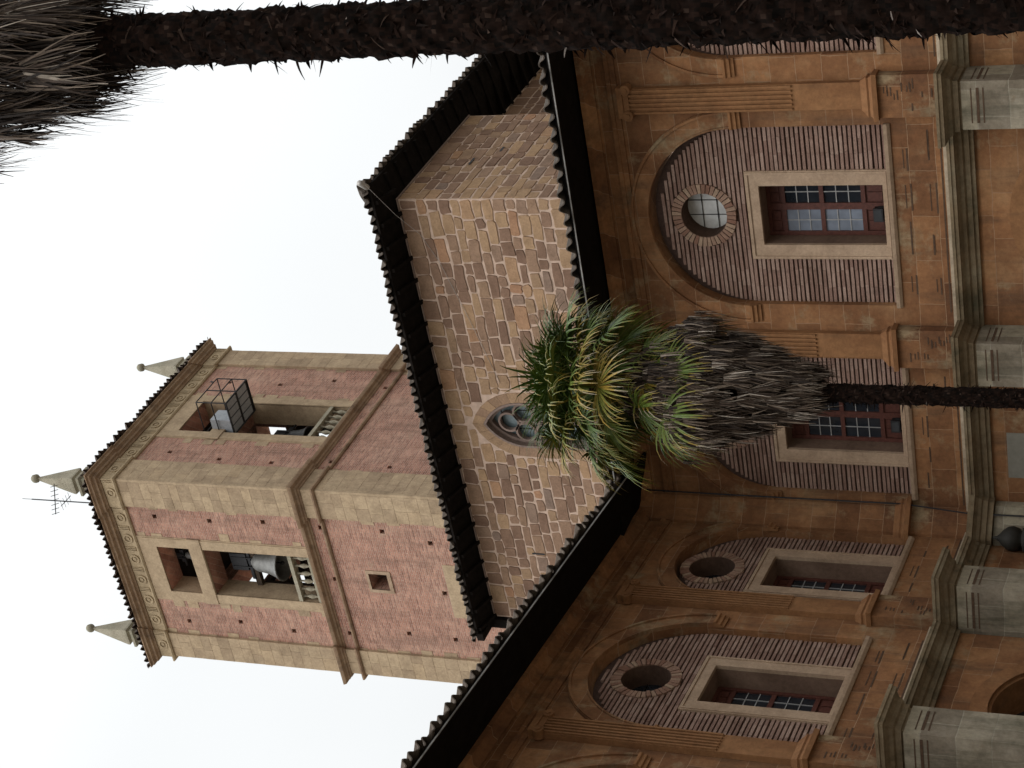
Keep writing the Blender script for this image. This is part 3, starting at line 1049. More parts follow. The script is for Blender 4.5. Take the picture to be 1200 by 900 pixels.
# eaves: black soffit, tile edge
EO = .72
ZE = 22.30
so = MB()
so.add([(LW - .25, -EO, ZE), (EO, -EO, ZE), (EO, 22, ZE), (-.86, 22, ZW + .04), (-.86, 4.7, ZW + .04), (0, 4.7, ZW + .04), (0, 0, ZW + .04), (LW - .25, 0, ZW + .04), (0, 4.7, ZW + .04)],
       [(0, 7, 6, 1), (1, 6, 5, 2), (2, 5, 4, 3)])
so.add([(LW - .25, -EO, ZE + .06), (EO, -EO, ZE + .06), (EO, 22, ZE + .06), (-1.2, 22, ZE + .06), (-1.2, .9, ZE + .06), (LW - .25, .9, ZE + .06)], [(0, 1, 4, 5), (1, 2, 3, 4)])
so.add([(LW - .25, -EO, ZE), (EO, -EO, ZE), (EO, -EO, ZE + .06), (LW - .25, -EO, ZE + .06), (EO, 22, ZE), (EO, 22, ZE + .06)], [(0, 1, 2, 3), (1, 4, 5, 2)])
k = LW
while k < EO - .2:
    so.add([(k, -EO + .05, ZE - .09), (k + .1, -EO + .05, ZE - .09), (k + .1, 0, ZW - .07), (k, 0, ZW - .07), (k, -EO + .05, ZE), (k + .1, -EO + .05, ZE), (k + .1, 0, ZW + .03), (k, 0, ZW + .03)], [(0, 3, 2, 1), (0, 1, 5, 4), (1, 2, 6, 5), (3, 0, 4, 7)])
    k += .6
k = 0
while k < 20:
    so.add([(EO - .05, k, ZE - .09), (EO - .05, k + .1, ZE - .09), (-.8, k + .1, ZW - .12), (-.8, k, ZW - .12), (EO - .05, k, ZE), (EO - .05, k + .1, ZE), (-.8, k + .1, ZW), (-.8, k, ZW)], [(0, 1, 2, 3), (0, 4, 5, 1), (1, 5, 6, 2), (3, 7, 4, 0)])
    k += .6
# gable-end verge
so.box(LW - .27, LW - .05, -EO - .02, .25, ZE - .14, ZE + .05)
so.box(LW - .30, LW - .02, -.12, .30, ZW - .35, ZW + .1)
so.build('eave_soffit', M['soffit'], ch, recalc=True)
rf = MB()
tile_slope(rf, LW - .35, EO, lambda u: min(6, max(.05, EO - u)) if u > EO - 6 else 6, ((0, -EO, ZE + .12), (1, 0, 0), (0, 1, 0)), pitch=.235, slope=.34, seed=21, amp=.085)
tile_slope(rf, -EO, 21.5, lambda u: min(6, max(.05, EO + u)), ((EO, 0, ZE + .12), (0, 1, 0), (-1, 0, 0)), pitch=.235, slope=.34, seed=22, amp=.085)
rf.build('tiled_roof', M['tile'], ch, recalc=True)
hp = MB()
hp.tube([(EO + .02, -EO - .02, ZE + .18), (EO - .4, -EO + .4, ZE + .40), (EO - 3, -EO + 3, ZE + 1.3)], .13, 10)
hp.build('hip_ridge', M['tile'], ch)
gp = MB()
gp.tube([(EO - .05, -EO + .0, ZE + .06), (EO + .10, -EO - .12, ZE + .12), (EO + .17, -EO - .19, ZE + .14)], .07, 12)
gp.build('gargoyle_spout', M['pipe'], ch, smooth=True)
wr = MB()
wr.tube([(-18.5 + EO + .1, 37 - EO - .15, ZE + .02), (-18.5 - .2, 37 - .40, ZW - .1), (-18.5 - .9, 37 - .04, ZW - .42), (-18.5 - 1.6, 37 - .04, ZW - .75), (-18.5 - 3.2, 37 - .03, ZW - 1.2), (-18.5 - 5.0, 37 - .03, ZW - 1.65)], .005, 5)
tag(wr.build('wire', M['pipe']), 'thin pale wire slung from the church eave corner across the rubble wall', 'wire')

# ------------------------------------------------------------------ bell tower
TX, TY = -33.726, 46.0
TW, TD = 7.73, 8.60
tw = empty('bell_tower', (TX, TY, 0))
tag(tw, 'tall pink brick bell tower with buff stone corners, open belfry and stone pinnacles', 'tower')
ZT = 40.42
fF = lambda x, p, z: (x, -p, z)                    # front: p outward
fR = lambda u, p, z: (p, u, z)                     # right flank
rect = lambda a, b, c, d: [(a, c), (b, c), (b, d), (a, d)]
hs_ = .085
sq = lambda x, z: rect(x - hs_, x + hs_, z - hs_, z + hs_)
holesF = [(-1.48, 39.34), (-1.52, 37.13), (-1.42, 34.99), (-6.09, 39.33), (-5.92, 37.15), (-6.12, 35.05), (-3.65, 32.78), (-6.0, 32.80), (-5.78, 30.47), (-3.9, 28.72), (-1.49, 32.78), (-1.49, 30.48), (-1.84, 28.79), (-5.87, 28.74)]
holesR = [(6.46, 37.14), (6.84, 35.09), (1.85, 39.28), (1.56, 37.12), (1.52, 35.02), (6.48, 32.85), (1.73, 32.81), (1.6, 30.54), (6.5, 39.3), (6.5, 30.5), (4.2, 28.6)]
OF = (-4.73, -2.77)
OR_ = (3.14, 5.10)
OZs = (33.52, 37.77, 38.33, 39.65)
w = MB()
T = .85
w.plate(rect(-TW, 0, 0, ZT), [rect(*OF, OZs[0], OZs[1]), rect(*OF, OZs[2], OZs[3]), rect(-3.95, -3.29, 30.74, 31.43)] + [sq(*h) for h in holesF], 0, -T, fn=fF)
w.plate(rect(T, TD - T, 0, ZT), [rect(*OR_, OZs[0], OZs[1]), rect(*OR_, OZs[2], OZs[3])] + [sq(*h) for h in holesR], 0, -T, fn=fR)
w.plate(rect(-TW, 0, 0, ZT), [rect(*OF, OZs[0], OZs[1]), rect(*OF, OZs[2], OZs[3])], 0, T, fn=lambda x, p, z: (x, TD - p, z))
w.plate(rect(T, TD - T, 0, ZT), [rect(*OR_, OZs[0], OZs[1]), rect(*OR_, OZs[2], OZs[3])], 0, T, fn=lambda u, p, z: (-TW + p, u, z))
w.build('brick_wall', M['towerbrick'], tw, recalc=True)
ins = MB()
ins.box(-TW + T, -T, T, TD - T, 33.2, 33.5)
ins.build('belfry_floor', M['interior'], tw)
ins = MB()
ins.box(-TW + T, -T, T, TD - T, 40.2, 40.4)
ins.build('belfry_ceiling', M['interior'], tw)
for q in ((-TW + T + .01, -T - .01, 2.6, 2.7, 29, 33.1), (-1.9, -1.8, T + .01, 2.59, 27, 33.1)):
    ins = MB()
    ins.box(*q)
    ins.build('partition', M['interior'], tw)
# stone corner pilasters, toothed
r = random.Random(5)
PP = .10
def quoins(st, wid, z0, z1, face, edge0, dirn, jag=.2):
    z = z0
    k = r.randrange(2)
    while z < z1 - .02:
        h = min(r.uniform(.34, .52), z1 - z)
        if z1 - z - h < .2: h = z1 - z
        wd = wid + (r.uniform(.0, jag) if k % 2 else -r.uniform(0, .03))
        # straight pilaster step of two stones plus a flush toothing stone
        cut = edge0 + dirn * wid * r.uniform(.35, .7)
        e1 = edge0 + dirn * wid
        for a, b in ((edge0, cut), (cut, e1)):
            lo, hi = sorted((a, b))
            x0, x1 = lo + .004, hi - .004
            if face == 'F': st.box(x0, x1, -PP - r.uniform(0, .006), -.002, z + .004, z + h - .004, r.random())
            else: st.box(.002, PP + r.uniform(0, .006), x0, x1, z + .004, z + h - .004, r.random())
        if k % 2:
            lo, hi = sorted((e1, edge0 + dirn * wd))
            if face == 'F': st.box(lo, hi, -.012, -.002, z, z + h, r.random())
            else: st.box(.002, .012, lo, hi, z, z + h, r.random())
        z += h
        k += 1
STAGES = ((20, 32.60, .2), (32.70, 33.15, 0), (33.3, ZT, .2))
front_corner, far_front, far_flank = MB(), MB(), MB()
for z0, z1, jg in STAGES:
    quoins(front_corner, 1.05, z0, z1, 'F', 0, -1, jg)
    quoins(front_corner, 1.13, z0, z1, 'R', 0.0, 1, jg)
    front_corner.box(.0, PP, -PP, -.001, z0 + .003, z1 - .003, .6)
    quoins(far_front, 1.07, z0, z1, 'F', -TW, 1, jg)
    quoins(far_flank, 1.02, z0, z1, 'R', TD, -1, jg)
for mb_ in (front_corner, far_front, far_flank): mb_.build('stone_corner', M['towerstone'], tw)
st = MB()
st.box(-4.89, -2.70, -.014, -.002, 27.9, 28.56, .7)
st.build('infill_patch', M['towerstone'], tw)
# belfry surrounds with toothed stones
su = MB()
def surround(o, fn, seed):
    r2 = random.Random(seed)
    a, b = o
    su.plate(rect(a - .37, b + .37, 33.3, 40.12), [rect(a, b, OZs[0], OZs[1]), rect(a, b, OZs[2], OZs[3])], .05, -.02, fn=fn, tone=.6)
    su.plate(rect(a - .42, b + .42, 33.3, ZT), [rect(a - .371, b + .371, 33.31, 40.121)], .025, -.02, fn=fn, tone=.5)
    z = 33.35
    while z < 40:
        h = r2.uniform(.32, .5)
        for s_, e in ((-1, a - .42), (1, b + .42)):
            if r2.random() < .55:
                wd = r2.uniform(.12, .32)
                lo, hi = sorted((e, e + s_ * wd))
                su.plate(rect(lo, hi, z, min(z + h, 40.3)), [], .012, -.01, fn=fn, tone=r2.random())
        z += h + r2.uniform(0, .25)
    su.plate(rect(a - .42, b + .42, OZs[1] + .02, OZs[2] - .02), [], .075, -.3, fn=fn, tone=.45)
    # jambs through the wall thickness
    for lo, hi in ((a - .03, a + .004), (b - .004, b + .03)):
        for z0, z1 in ((OZs[0], OZs[1]), (OZs[2], OZs[3])):
            su.plate(rect(lo, hi, z0, z1), [], -.021, -T + .01, fn=fn, tone=.4)
surround(OF, fF, 3)
surround(OR_, fR, 4)
su.build('belfry_surround', M['towerstone'], tw, recalc=True)
# small square window in the shaft
sw = MB()
sw.plate(rect(-4.07, -3.16, 30.6, 31.53), [rect(-3.95, -3.29, 30.74, 31.43)], .03, -.02, fn=fF, tone=.85)
swo = sw.build('square_window', M['surround'], tw, recalc=True)
sg = MB()
for k in range(3): sg.tube([(-3.95 + .165 * (k + 1), .5, 30.74), (-3.95 + .165 * (k + 1), .5, 31.43)], .012, 6)
sg.build('grille', M['iron'], swo)
# cornices: paths step forward over the corner pilasters
def ressaut(p):
    return [(-TW - p, -p), (-TW + 1.1, -p), (-TW + 1.1, 0), (-1.1, 0), (-1.1, -p), (p, -p), (p, 1.17), (0, 1.17), (0, TD - 1.06), (p, TD - 1.06), (p, TD + p), (-TW - p, TD + p)]
tcn = MB()
tcn.sweep(ressaut(.10), [(-.12, 33.12), (.03, 33.12), (.05, 33.17), (.10, 33.19), (.12, 33.25), (.22, 33.30), (.24, 33.36), (.25, 33.42), (-.12, 33.46)], True)
tcn.sweep(ressaut(.10), [(-.12, 32.58), (.05, 32.58), (.09, 32.63), (.09, 32.69), (-.12, 32.70)], True)
tcn.build('string_cornice', M['towercornice'], tw)
tf = MB()
tf.sweep(ressaut(.10), [(-.12, 40.38), (.05, 40.38), (.09, 40.43), (.09, 40.48), (.04, 40.5), (-.12, 40.5)], True)
tf.sweep(ressaut(.06), [(-.12, 40.505), (.02, 40.505), (.02, 41.02), (-.12, 41.02)], True)
# frieze relief: rings and paired bars
def frieze(u0, u1, n, fn, p):
    for k in range(n):
        u = u0 + (u1 - u0) * (k + .5) / n
        pitch = (u1 - u0) / n
        sub = MB()
        sub.ring(u, 40.76, .125, .195, -p - .035, -p, 18)
        sub.ring(u, 40.76, .0001, .07, -p - .03, -p, 10)
        for d in (-.07, 0.0, .07):
            sub.box(u + pitch / 2 + d - .018, u + pitch / 2 + d + .018, -p - .035, -p, 40.55, 40.98)
        tf.add([fn(x, y, z) for x, y, z in sub.v], sub.f)
frieze(-TW + 1.15, -1.15, 6, lambda x, y, z: (x, y, z), .021)
frieze(-TW, -TW + 1.0, 1, lambda x, y, z: (x, y, z), .081)
frieze(-1.0, 0, 1, lambda x, y, z: (x, y, z), .081)
frieze(1.2, TD - 1.1, 7, lambda x, y, z: (-y, x, z), .021)
frieze(0, 1.05, 1, lambda x, y, z: (-y, x, z), .081)
frieze(TD - 1.0, TD, 1, lambda x, y, z: (-y, x, z), .081)
tf.build('frieze', M['frieze'], tw, recalc=True)
tc_ = MB()
tc_.sweep(ressaut(.06), [(-.12, 41.025), (.06, 41.025), (.09, 41.09), (.16, 41.11), (.17, 41.2), (.27, 41.25), (.28, 41.33), (.34, 41.36), (.34, 41.40), (-.12, 41.41)], True)
tc_.build('top_cornice', M['towercornice'], tw)
rf = MB()
oo = .42
tile_slope(rf, -TW - oo, oo, lambda u: max(.03, min(oo - u, u + TW + oo)), ((0, -oo, 41.47), (1, 0, 0), (0, 1, 0)), pitch=.26, slope=.12, seed=31, amp=.085, over=.02)
tile_slope(rf, -oo, TD + oo, lambda u: max(.03, min(u + oo, TD + oo - u, TW / 2 + oo)), ((oo, 0, 41.47), (0, 1, 0), (-1, 0, 0)), pitch=.26, slope=.12, seed=32, amp=.085, over=.02)
tile_slope(rf, -oo, TD + oo, lambda u: max(.03, min(u + oo, TD + oo - u, TW / 2 + oo)), ((-TW - oo, 0, 41.47), (0, 1, 0), (1, 0, 0)), pitch=.26, slope=.12, seed=33, amp=.085, over=.02)
tile_slope(rf, -TW - oo, oo, lambda u: max(.03, min(oo - u, u + TW + oo)), ((0, TD + oo, 41.47), (1, 0, 0), (0, -1, 0)), pitch=.26, slope=.12, seed=34, amp=.085, over=.02)
rf.build('tiled_roof', M['towertile'], tw, recalc=True)
# pinnacles
def pinn():
    p = MB()
    def sqr(h, z): return [(-h, -h, z), (h, -h, z), (h, h, z), (-h, h, z)]
    lev = [(.30, 0), (.30, .55), (.38, .62), (.38, .72), (.25, .76), (.25, .86), (.335, .92), (.335, 1.0), (.05, 2.62)]
    v = [q for h, z in lev for q in sqr(h, z)]
    f = [(0, 3, 2, 1)] + [(4 * j + i, 4 * j + (i + 1) % 4, 4 * j + 4 + (i + 1) % 4, 4 * j + 4 + i) for j in range(len(lev) - 1) for i in range(4)]
    f.append(tuple(4 * (len(lev) - 1) + i for i in range(4)))
    p.add(v, f)
    return p.mesh('pinnacle', M['pinnacle'])
pm = pinn()
bl = MB()
bl.lathe([(.03, 2.60), (.08, 2.63), (.155, 2.70), (.165, 2.79), (.14, 2.88), (.08, 2.94), (.02, 2.97)], n=8)
bm_ = bl.mesh('ball_finial', M['pinnacle'], smooth=True)
for x, y in ((-.66, .70), (-TW + .25, .70), (-.66, TD - .22), (-TW + .25, TD - .22)):
    p = link(pm, 'pinnacle', tw, (x, y, 41.72))
    link(bm_, 'ball_finial', p)
# balustrades
bb = MB()
bb.lathe([(.055, 0), (.055, .06), (.03, .10), (.075, .22), (.085, .30), (.05, .42), (.03, .47), (.04, .49), (.03, .51), (.05, .58), (.055, .64)], n=10)
bal = bb.mesh('baluster', M['pinnacle'], smooth=True)
for o, ax in ((OF, 'F'), (OR_, 'R')):
    rl = MB()
    for z0, z1, q in ((33.50, 33.66, .12), (34.29, 34.43, .13)):
        if ax == 'F': rl.box(o[0] + .005, o[1] - .005, .10 - q, .10 + q, z0, z1)
        else: rl.box(-.10 - q, -.10 + q, o[0] + .005, o[1] - .005, z0, z1)
    ro = rl.build('balustrade', M['pinnacle'], tw)
    for k in range(6):
        c = o[0] + (o[1] - o[0]) * (k + .5) / 6
        link(bal, 'baluster', ro, (c, .10, 33.655) if ax == 'F' else (-.10, c, 33.655))

# timber beams added to darken the belfry and cut the sky showing through
tb = MB()
for y in (.75, 2.2, 3.6, 5.2, 6.6):
    tb.box(-TW + T + .01, -T - .01, y - .09, y + .09, 36.25, 36.45)
for x in (-6.2, -5.2, -2.3, -1.6):
    tb.box(x - .09, x + .09, T + .01, TD - T - .01, 36.46, 36.64)
    for y in (1.4, 4.4, 7.0): tb.box(x - .08, x + .08, y - .08, y + .08, 33.51, 36.45)
tb.build('added_dark_beams', M['timber'], tw)

# bells
def bell(loc, d, label, mat, tilt=0, rz=0, yoke=True):
    root = empty('bell', (TX + loc[0], TY + loc[1], loc[2]), rz)
    tag(root, label, 'bell', 'bells in the belfry')
    b = MB()
    k = d / 2
    h = d * .95
    outp = [(k, 0), (k * .97, .05 * h), (k * .82, .18 * h), (k * .68, .4 * h), (k * .60, .65 * h), (k * .56, .82 * h), (k * .45, .94 * h), (k * .25, 1.0 * h)]
    inp = [(k * .2, .94 * h), (k * .45, .85 * h), (k * .52, .6 * h), (k * .62, .35 * h), (k * .85, .03 * h)]
    prof = outp + inp
    n = 28
    vs_, fs = [], []
    for rr, z in prof:
        for i in range(n):
            vs_.append((rr * cos(2 * pi * i / n), rr * sin(2 * pi * i / n), z))
    L = len(prof)
    for j in range(L):
        if j == L - 1:
            j2 = 0
        else: j2 = j + 1
        if j == 7: pass
        for i in range(n):
            fs.append((j * n + i, j * n + (i + 1) % n, j2 * n + (i + 1) % n, j2 * n + i))
    b.add(vs_, fs)
    b.lathe([(k * .3, .95 * h), (k * .3, 1.02 * h)], n=12)
    bo = b.build('bell_body', mat, root, smooth=True, recalc=True)
    bo.rotation_euler = (tilt, 0, 0)
    c = MB()
    c.tube([(0, 0, .85 * h), (0, 0, .1 * h)], .02, 6)
    c.lathe([(.02, .0), (.07, .05), (.07, .12), (.02, .2)], n=10)
    c.build('clapper', M['iron'], root)
    y = MB()
    y.box(-k * 1.15, k * 1.15, -.09, .09, 1.03 * h, 1.03 * h + .16)
    y.box(-k * .55, k * .55, -.12, .12, 1.19 * h, 1.19 * h + .5 * d)
    for sx in (-1, 1):
        y.tube([(sx * k * .3, .13, 1.0 * h), (sx * k * .3, .13, 1.2 * h + .45 * d)], .025, 6)
        y.tube([(sx * k * .3, -.13, 1.0 * h), (sx * k * .3, -.13, 1.2 * h + .45 * d)], .025, 6)
    y.tube([(-k * 2.1, 0, 1.03 * h + .08), (k * 2.1, 0, 1.03 * h + .08)], .04, 8)
    y.build('yoke', M['iron'], root)
    return root
bell((-3.72, .75, 35.15), 1.28, 'large pale grey bell hanging in the belfry opening with a bare balustrade', M['bell'], 0)
bell((-3.7, .8, 38.75), .46, 'small bell high in the upper opening above the large pale bell', M['bell'], 0)
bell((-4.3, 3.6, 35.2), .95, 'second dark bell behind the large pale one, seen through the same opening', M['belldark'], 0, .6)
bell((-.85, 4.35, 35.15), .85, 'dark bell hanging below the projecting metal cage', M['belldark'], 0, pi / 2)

# metal cage slung out of the flank opening
cg = empty('metal_cage', (TX, TY, 37.40))
tag(cg, 'black metal cage with grey panelled floor jutting out of the belfry opening', 'cage')
f_ = MB()
X0, X1, Y0, Y1, H = -.10, 1.20, 3.25, 4.85, 1.22
def bar(a, b, r_=.022): f_.tube([a, b], r_, 5)
for x in (X0, X1):
    for y in (Y0, Y1): bar((x, y, 0), (x, y, H))
for z in (0, H):
    bar((X0, Y0, z), (X1, Y0, z)); bar((X0, Y1, z), (X1, Y1, z)); bar((X1, Y0, z), (X1, Y1, z)); bar((X0, Y0, z), (X0, Y1, z))
bar((X1, (Y0 + Y1) / 2, 0), (X1, (Y0 + Y1) / 2, H)); bar((X1, Y0, H / 2), (X1, Y1, H / 2)); bar((X0, Y1, H / 2), (X1, Y1, H / 2)); bar((X0, Y0, H / 2), (X1, Y0, H / 2))
bar((X0, Y0, H), (X0 - .4, Y0, H)); bar((X0, Y1, H), (X0 - .4, Y1, H))
bar((X1, Y1 - .25, H), (X1 + .02, Y1 - .25, H + .12), .03)
f_.build('frame', M['iron'], cg)
fl = MB()
fl.box(X0, X1, Y0, Y1, .02, .05)
fl.build('floor_tray', M['iron'], cg)
lp = MB()
for i in range(4):
    for j in range(2):
        a0, a1 = X0 + .05 + (X1 - X0 - .05) * i / 4, X0 + .05 + (X1 - X0 - .05) * (i + 1) / 4 - .05
        b0, b1 = Y0 + .06 + (Y1 - Y0 - .06) * j / 2, Y0 + .06 + (Y1 - Y0 - .06) * (j + 1) / 2 - .14
        lp.box(a0, a1, b0, b1, .0, .018)
lp.build('floor_panel', M['louvre'], cg)
bx = MB()
bx.box(X0 + .02, X0 + .55, Y0 + .05, Y0 + .7, .06, .9)
bx.build('motor_box', M['louvre'], cg)
# antenna
an = empty('antenna', (TX - 1.05, TY - .02, 41.6))
tag(an, 'thin television antenna mast beside the pinnacle at the tower corner', 'antenna')
a = MB()
a.tube([(0, 0, 0), (0, 0, 2.75)], .022, 6)
a.tube([(0, 0, 2.75), (0, 0, 3.15)], .01, 5)
a.build('mast', M['iron'], an)
a = MB()
a.tube([(-.45, -.2, 1.75), (.55, .25, 1.75)], .018, 5)
for k in range(7):
    t = -.42 + .15 * k
    a.tube([(t + .09, t * .45 - .2, 1.75), (t - .09, t * .45 + .2, 1.75)], .011, 4)
a.tube([(0, -.3, 1.3), (0, .35, 1.3)], .014, 5)
for k in range(4): a.tube([(-.2, -.25 + .17 * k, 1.3), (.2, -.25 + .17 * k, 1.3)], .009, 4)
a.build('aerial_array', M['iron'], an)

# ------------------------------------------------------------------ palms
def frame_from(d, up=Vector((0, 0, 1))):
    d = d.normalized()
    s = d.cross(up)
    if s.length < .05: s = Vector((1, 0, 0))
    s.normalize()
    n = s.cross(d).normalized()
    return d, s, n


def fan(mb, r, pos, d, size, droop=.5, nseg=34, arc=2.2, roll=0, tone=.3, tip=.35, curl=.0, fused=.34, wid=1.0, cup=.25):
    """fan leaf: segments radiate from pos around direction d"""
    d, s, n = frame_from(d)
    if roll:
        q = Matrix.Rotation(roll, 3, d)
        s, n = q @ s, q @ n
    for k in range(nseg):
        if r.random() < .07: continue
        th = -arc + 2 * arc * (k + .5) / nseg + r.uniform(-.05, .05)
        L = size * (.78 + .22 * cos(th * .6)) * r.uniform(.72, 1.1)
        dro = droop * r.uniform(.55, 1.5)
        twist = r.uniform(-.5, .5)
        st = r.uniform(-.13, .10)
        dirv = (d * cos(th) + s * sin(th) - n * (-cup) * (1 - cos(th)) * .5).normalized()
        w0 = 2 * arc / nseg
        side = (s * cos(th) - d * sin(th)).normalized()
        pts = []
        p = Vector(pos)
        dv = dirv.copy()
        K = 6
        for i in range(K + 1):
            t = i / K
            rad = L * t
            if t <= fused: hw = rad * w0 * .5 * 1.02
            else: hw = fused * L * w0 * .5 * (1 - ((t - fused) / (1 - fused)) ** 1.3) * 1.0
            hw = max(hw * wid, .0015)
            pts.append((p.copy(), hw))
            g_ = dro * (t ** 1.7) * 1.2 * r.uniform(.8, 1.2)
            dv = (dv + Vector((0, 0, -1)) * g_ * (1.0 / K) * 2.2).normalized()
            p = p + dv * (L / K)
        vs_, fs, ts = [], [], []
        nn = n * (.35 if k % 2 else -.35)
        for p, hw in pts:
            vs_ += [p - side * hw - n * hw * twist, p + n * hw * .55, p + side * hw + n * hw * twist]
        for i in range(K):
            a = 3 * i
            fs += [(a, a + 1, a + 4, a + 3), (a + 1, a + 2, a + 5, a + 4)]
            t = (i + .5) / K
            tt = tone + st + r.uniform(-.04, .04) + (tip * max(0, t - .55) / .45)
            ts += [max(0, min(1, tt)), max(0, min(1, tt))]
        mb.add(vs_, fs, tones=ts)


def petiole(mb, a, b, r0=.018, sag=.04, tone=.45):
    a, b = Vector(a), Vector(b)
    m = (a + b) / 2 + Vector((0, 0, sag))
    mb.tube([a, m, b], r0, 5, tone, r2=r0 * .6)


def trunk_mesh(H, r0, seed, stubs, zmin=.0, big=False, z_dense=0):
    r = random.Random(seed)
    t = MB()
    n = 40
    rings = int(H / .032)
    vs_, fs, ts = [], [], []
    for j in range(rings + 1):
        z = H * j / rings
        for i in range(n):
            a = 2 * pi * i / n
            rr = r0 * (1 + .05 * sin(z * 37 + 3 * sin(a * 2)) + .04 * sin(z * 13 + a * 3) + .05 * sin(a * 9 + z * 60) + r.uniform(-.07, .07)) * (1.12 if z < .4 else 1)
            vs_.append((rr * cos(a), rr * sin(a), z))
    for j in range(rings):
        z_ = H * j / rings
        for i in range(n):
            fs.append((j * n + i, j * n + (i + 1) % n, (j + 1) * n + (i + 1) % n, (j + 1) * n + i))
            ts.append(max(0, min(.85, .3 + .3 * sin(z_ * 41 + i) * sin(i * 1.7 + z_ * 7) + r.uniform(-.25, .25))))
    fs.append(tuple(range(n))[::-1]); ts.append(.3)
    fs.append(tuple(rings * n + i for i in range(n))); ts.append(.3)
    t.add(vs_, fs, tones=ts)
    for k in range(stubs):
        z = z_dense + (H - z_dense) * r.random() if r.random() < .85 else r.uniform(0, H)
        a = r.uniform(0, 2 * pi)
        o = Vector((cos(a), sin(a), 0))
        tg = Vector((-sin(a), cos(a), 0))
        p = o * r0 * .95 + Vector((0, 0, z))
        kind = r.random()
        if kind < .15:      # old leaf-base stub, stiff, pointing out
            d = (o * r.uniform(.7, 1.3) + Vector((0, 0, r.uniform(-1.1, .3))) + tg * r.uniform(-.5, .5)).normalized()
            L, wd = r.uniform(.04, .085) + (.06 if r.random() < .2 else 0), r.uniform(.007, .015)
            bend = Vector((0, 0, r.uniform(-.6, .2)))
        else:               # fibre wisps hugging the trunk, wrapping sideways
            sgn = r.choice((-1, 1))
            d = (tg * sgn * r.uniform(.3, 1) + o * r.uniform(.02, .3) + Vector((0, 0, r.uniform(-.7, .5)))).normalized()
            L, wd = r.uniform(.05, .16), r.uniform(.004, .012)
            bend = Vector((0, 0, r.uniform(-1, .3))) - o * r.uniform(.8, 1.6)
        sd = d.cross(o).normalized() if d.cross(o).length > .05 else tg
        vs_, fs = [], []
        K = 4
        for i in range(K + 1):
            w_ = wd * (1 - (i / K) ** 1.5) + .0012
            q = p
            vs_ += [q - sd * w_, q + sd * w_]
            d = (d + bend * .22).normalized()
            p = p + d * (L / K)
        for i in range(K): fs.append((2 * i, 2 * i + 1, 2 * i + 3, 2 * i + 2))
        u = r.random()
        t.add(vs_, fs, 1.0 if u > .99 else (.9 if u > .95 else r.uniform(.0, .75)))
    return t


def dead_skirt(r, zt, zb, r_top, r_max, r_bot, count, seg=16, length=(.5, .9), tone_bias=0, shift=Vector((0, 0, 0))):
    """dead fans hanging down round the trunk"""
    mb = MB()
    for k in range(count):
        f = r.random()
        z = zb + (zt - zb) * (1 - f * f * .9)
        u = (zt - z) / (zt - zb)
        # radius envelope: swells below the crown then narrows to the trunk
        env = r_top + (r_max - r_top) * min(1, u * 3.2) if u < .3 else r_max + (r_bot - r_max) * ((u - .3) / .7) ** 1.1
        a = r.uniform(0, 2 * pi)
        o = Vector((cos(a), sin(a), 0))
        tg = Vector((-sin(a), cos(a), 0))
        base = o * env * r.uniform(.55, 1.0) + Vector((0, 0, z)) + shift * min(1, max(0, (1 - u) * 2))
        L0 = r.uniform(*length)
        clump = r.uniform(-.12, .12)
        for q in range(seg):
            th = r.uniform(-.5, .5)
            d = (Vector((0, 0, -1)) + tg * th * .75 + o * r.uniform(-.1, .3)).normalized()
            p = base + tg * th * .10 + o * r.uniform(-.02, .03)
            L = L0 * r.uniform(.6, 1.1)
            wd = r.uniform(.005, .013)
            sd = (tg + o * r.uniform(-.8, .8)).normalized()
            vs_, fs, ts = [], [], []
            K = 5
            tn = r.random() ** 2.2 * .95 + clump * 1.6 + tone_bias
            for i in range(K + 1):
                w_ = wd * (1 - .85 * i / K)
                vs_ += [p - sd * w_, p + sd * w_]
                d = (d + Vector((0, 0, -1)) * .12 + tg * r.uniform(-.09, .09) - o * .05 + o * r.uniform(-.07, .07)).normalized()
                p = p + d * (L / K)
            for i in range(K):
                fs.append((2 * i, 2 * i + 1, 2 * i + 3, 2 * i + 2))
                ts.append(max(0, min(1, tn + .12 * i / K)))
            mb.add(vs_, fs, tones=ts)
    return mb


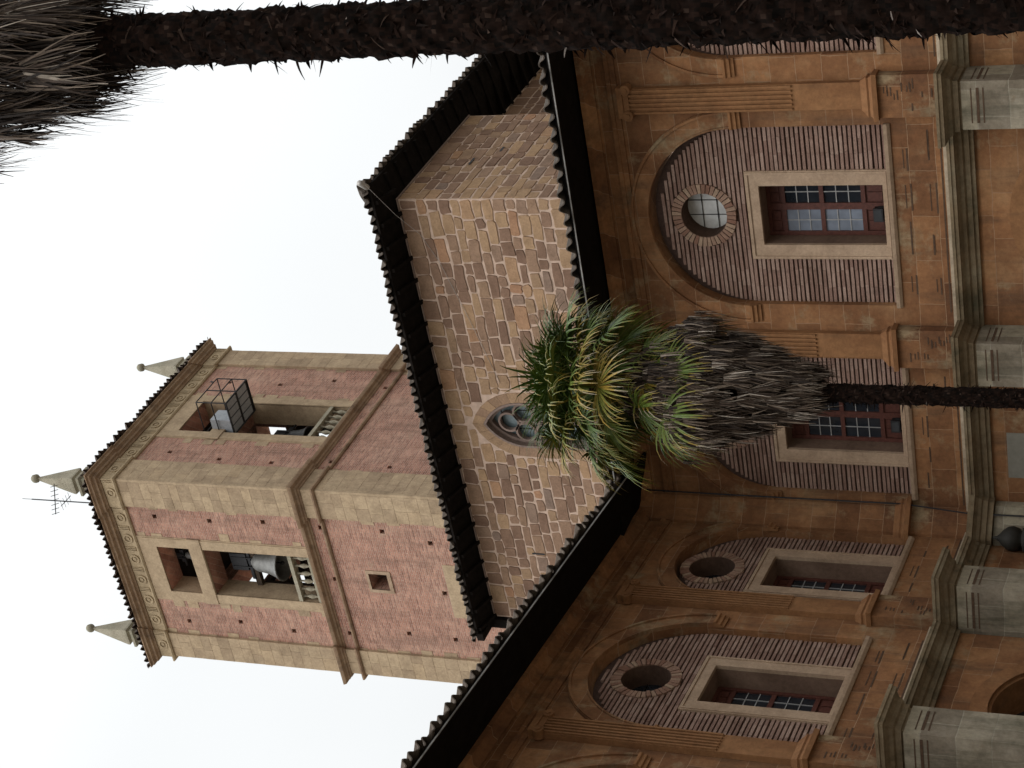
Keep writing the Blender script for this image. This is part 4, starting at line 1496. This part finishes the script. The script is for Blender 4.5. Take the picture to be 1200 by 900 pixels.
def palm(loc, H, r0, label, seed, crown, skirt, stubs, z_dense):
    root = empty('palm_tree', loc)
    tag(root, label, 'palm tree', 'palms in the courtyard')
    r = random.Random(seed)
    trunk_mesh(H, r0, seed, stubs, z_dense=z_dense).build('trunk', M['trunk'], root, smooth=True)
    dead_skirt(r, *skirt).build('dead_leaf_skirt', M['dead'], root)
    for (az, el, plen, size, droop, tone, tip, roll) in crown(r):
        f = MB()
        o = Vector((cos(az) * cos(el), sin(az) * cos(el), sin(el)))
        b = Vector((0, 0, H - .15 - (.35 if el < -.3 else 0))) + o * plen
        b.z -= .12 * plen * plen * (1.5 - el)
        petiole(f, Vector((cos(az) * .05, sin(az) * .05, H - .2)), b, tone=max(.35, min(.75, tone + .15)))
        dd = (o + Vector((0, 0, -.8 if el < .1 else (-.5 if el < .6 else -.1)))).normalized()
        fan(f, r, b, dd, size, droop, roll=roll, tone=tone, tip=tip, arc=r.uniform(1.5, 2.1), nseg=30, wid=1.2)
        f.build('frond', M['frond'], root)
    return root


def crown_mid(r):
    out = []
    for k in range(98):
        az = k * 2.399 + r.uniform(-.25, .25)
        f = k / 97
        el = 1.3 - f * 2.0 + r.uniform(-.12, .12)
        green = .06 + .36 * r.random()
        tone, tip = green, .15 + .45 * r.random()
        if f > .32:
            if r.random() < .46: tone, tip = r.uniform(.55, .82), .2
            else: tone, tip = r.uniform(.12, .45), .5
        if f > .8: tone, tip = r.uniform(.3, .9), .5
        out.append((az, el, r.uniform(.42, .86) * (1 - .15 * (el > 1)), r.uniform(.50, .76), r.uniform(.9, 2.2) + .7 * f, tone, tip, r.uniform(-.35, .35)))
    return out


def crown_big(r):
    out = []
    for k in range(22):
        az = k * 2.399 + r.uniform(-.2, .2)
        el = 1.3 - k / 21 * 1.5 + r.uniform(-.1, .1)
        out.append((az, el, r.uniform(.6, .9), r.uniform(.55, .75), r.uniform(.4, .9), .1 + .3 * r.random(), .25, r.uniform(-.3, .3)))
    return out


palm((-11.8, 18.57, 0), 9.85, .105, 'short palm with green and yellow fan leaves standing before the rubble church wall', 3, crown_mid,
     (9.35, 6.95, .36, .90, .14, 1150, 18, (.16, .42), .02, Vector((.02, .01, 0))), 2600, 4.0)
palm((-3.60, 9.33, 0), 11.2, .150, 'dark shaggy palm trunk spanning the photo, grey dead leaves hanging at its top', 9, crown_big,
     (11.3, 8.45, .45, 1.04, .26, 820, 20, (.3, .65), -.08), 5200, 2.2)
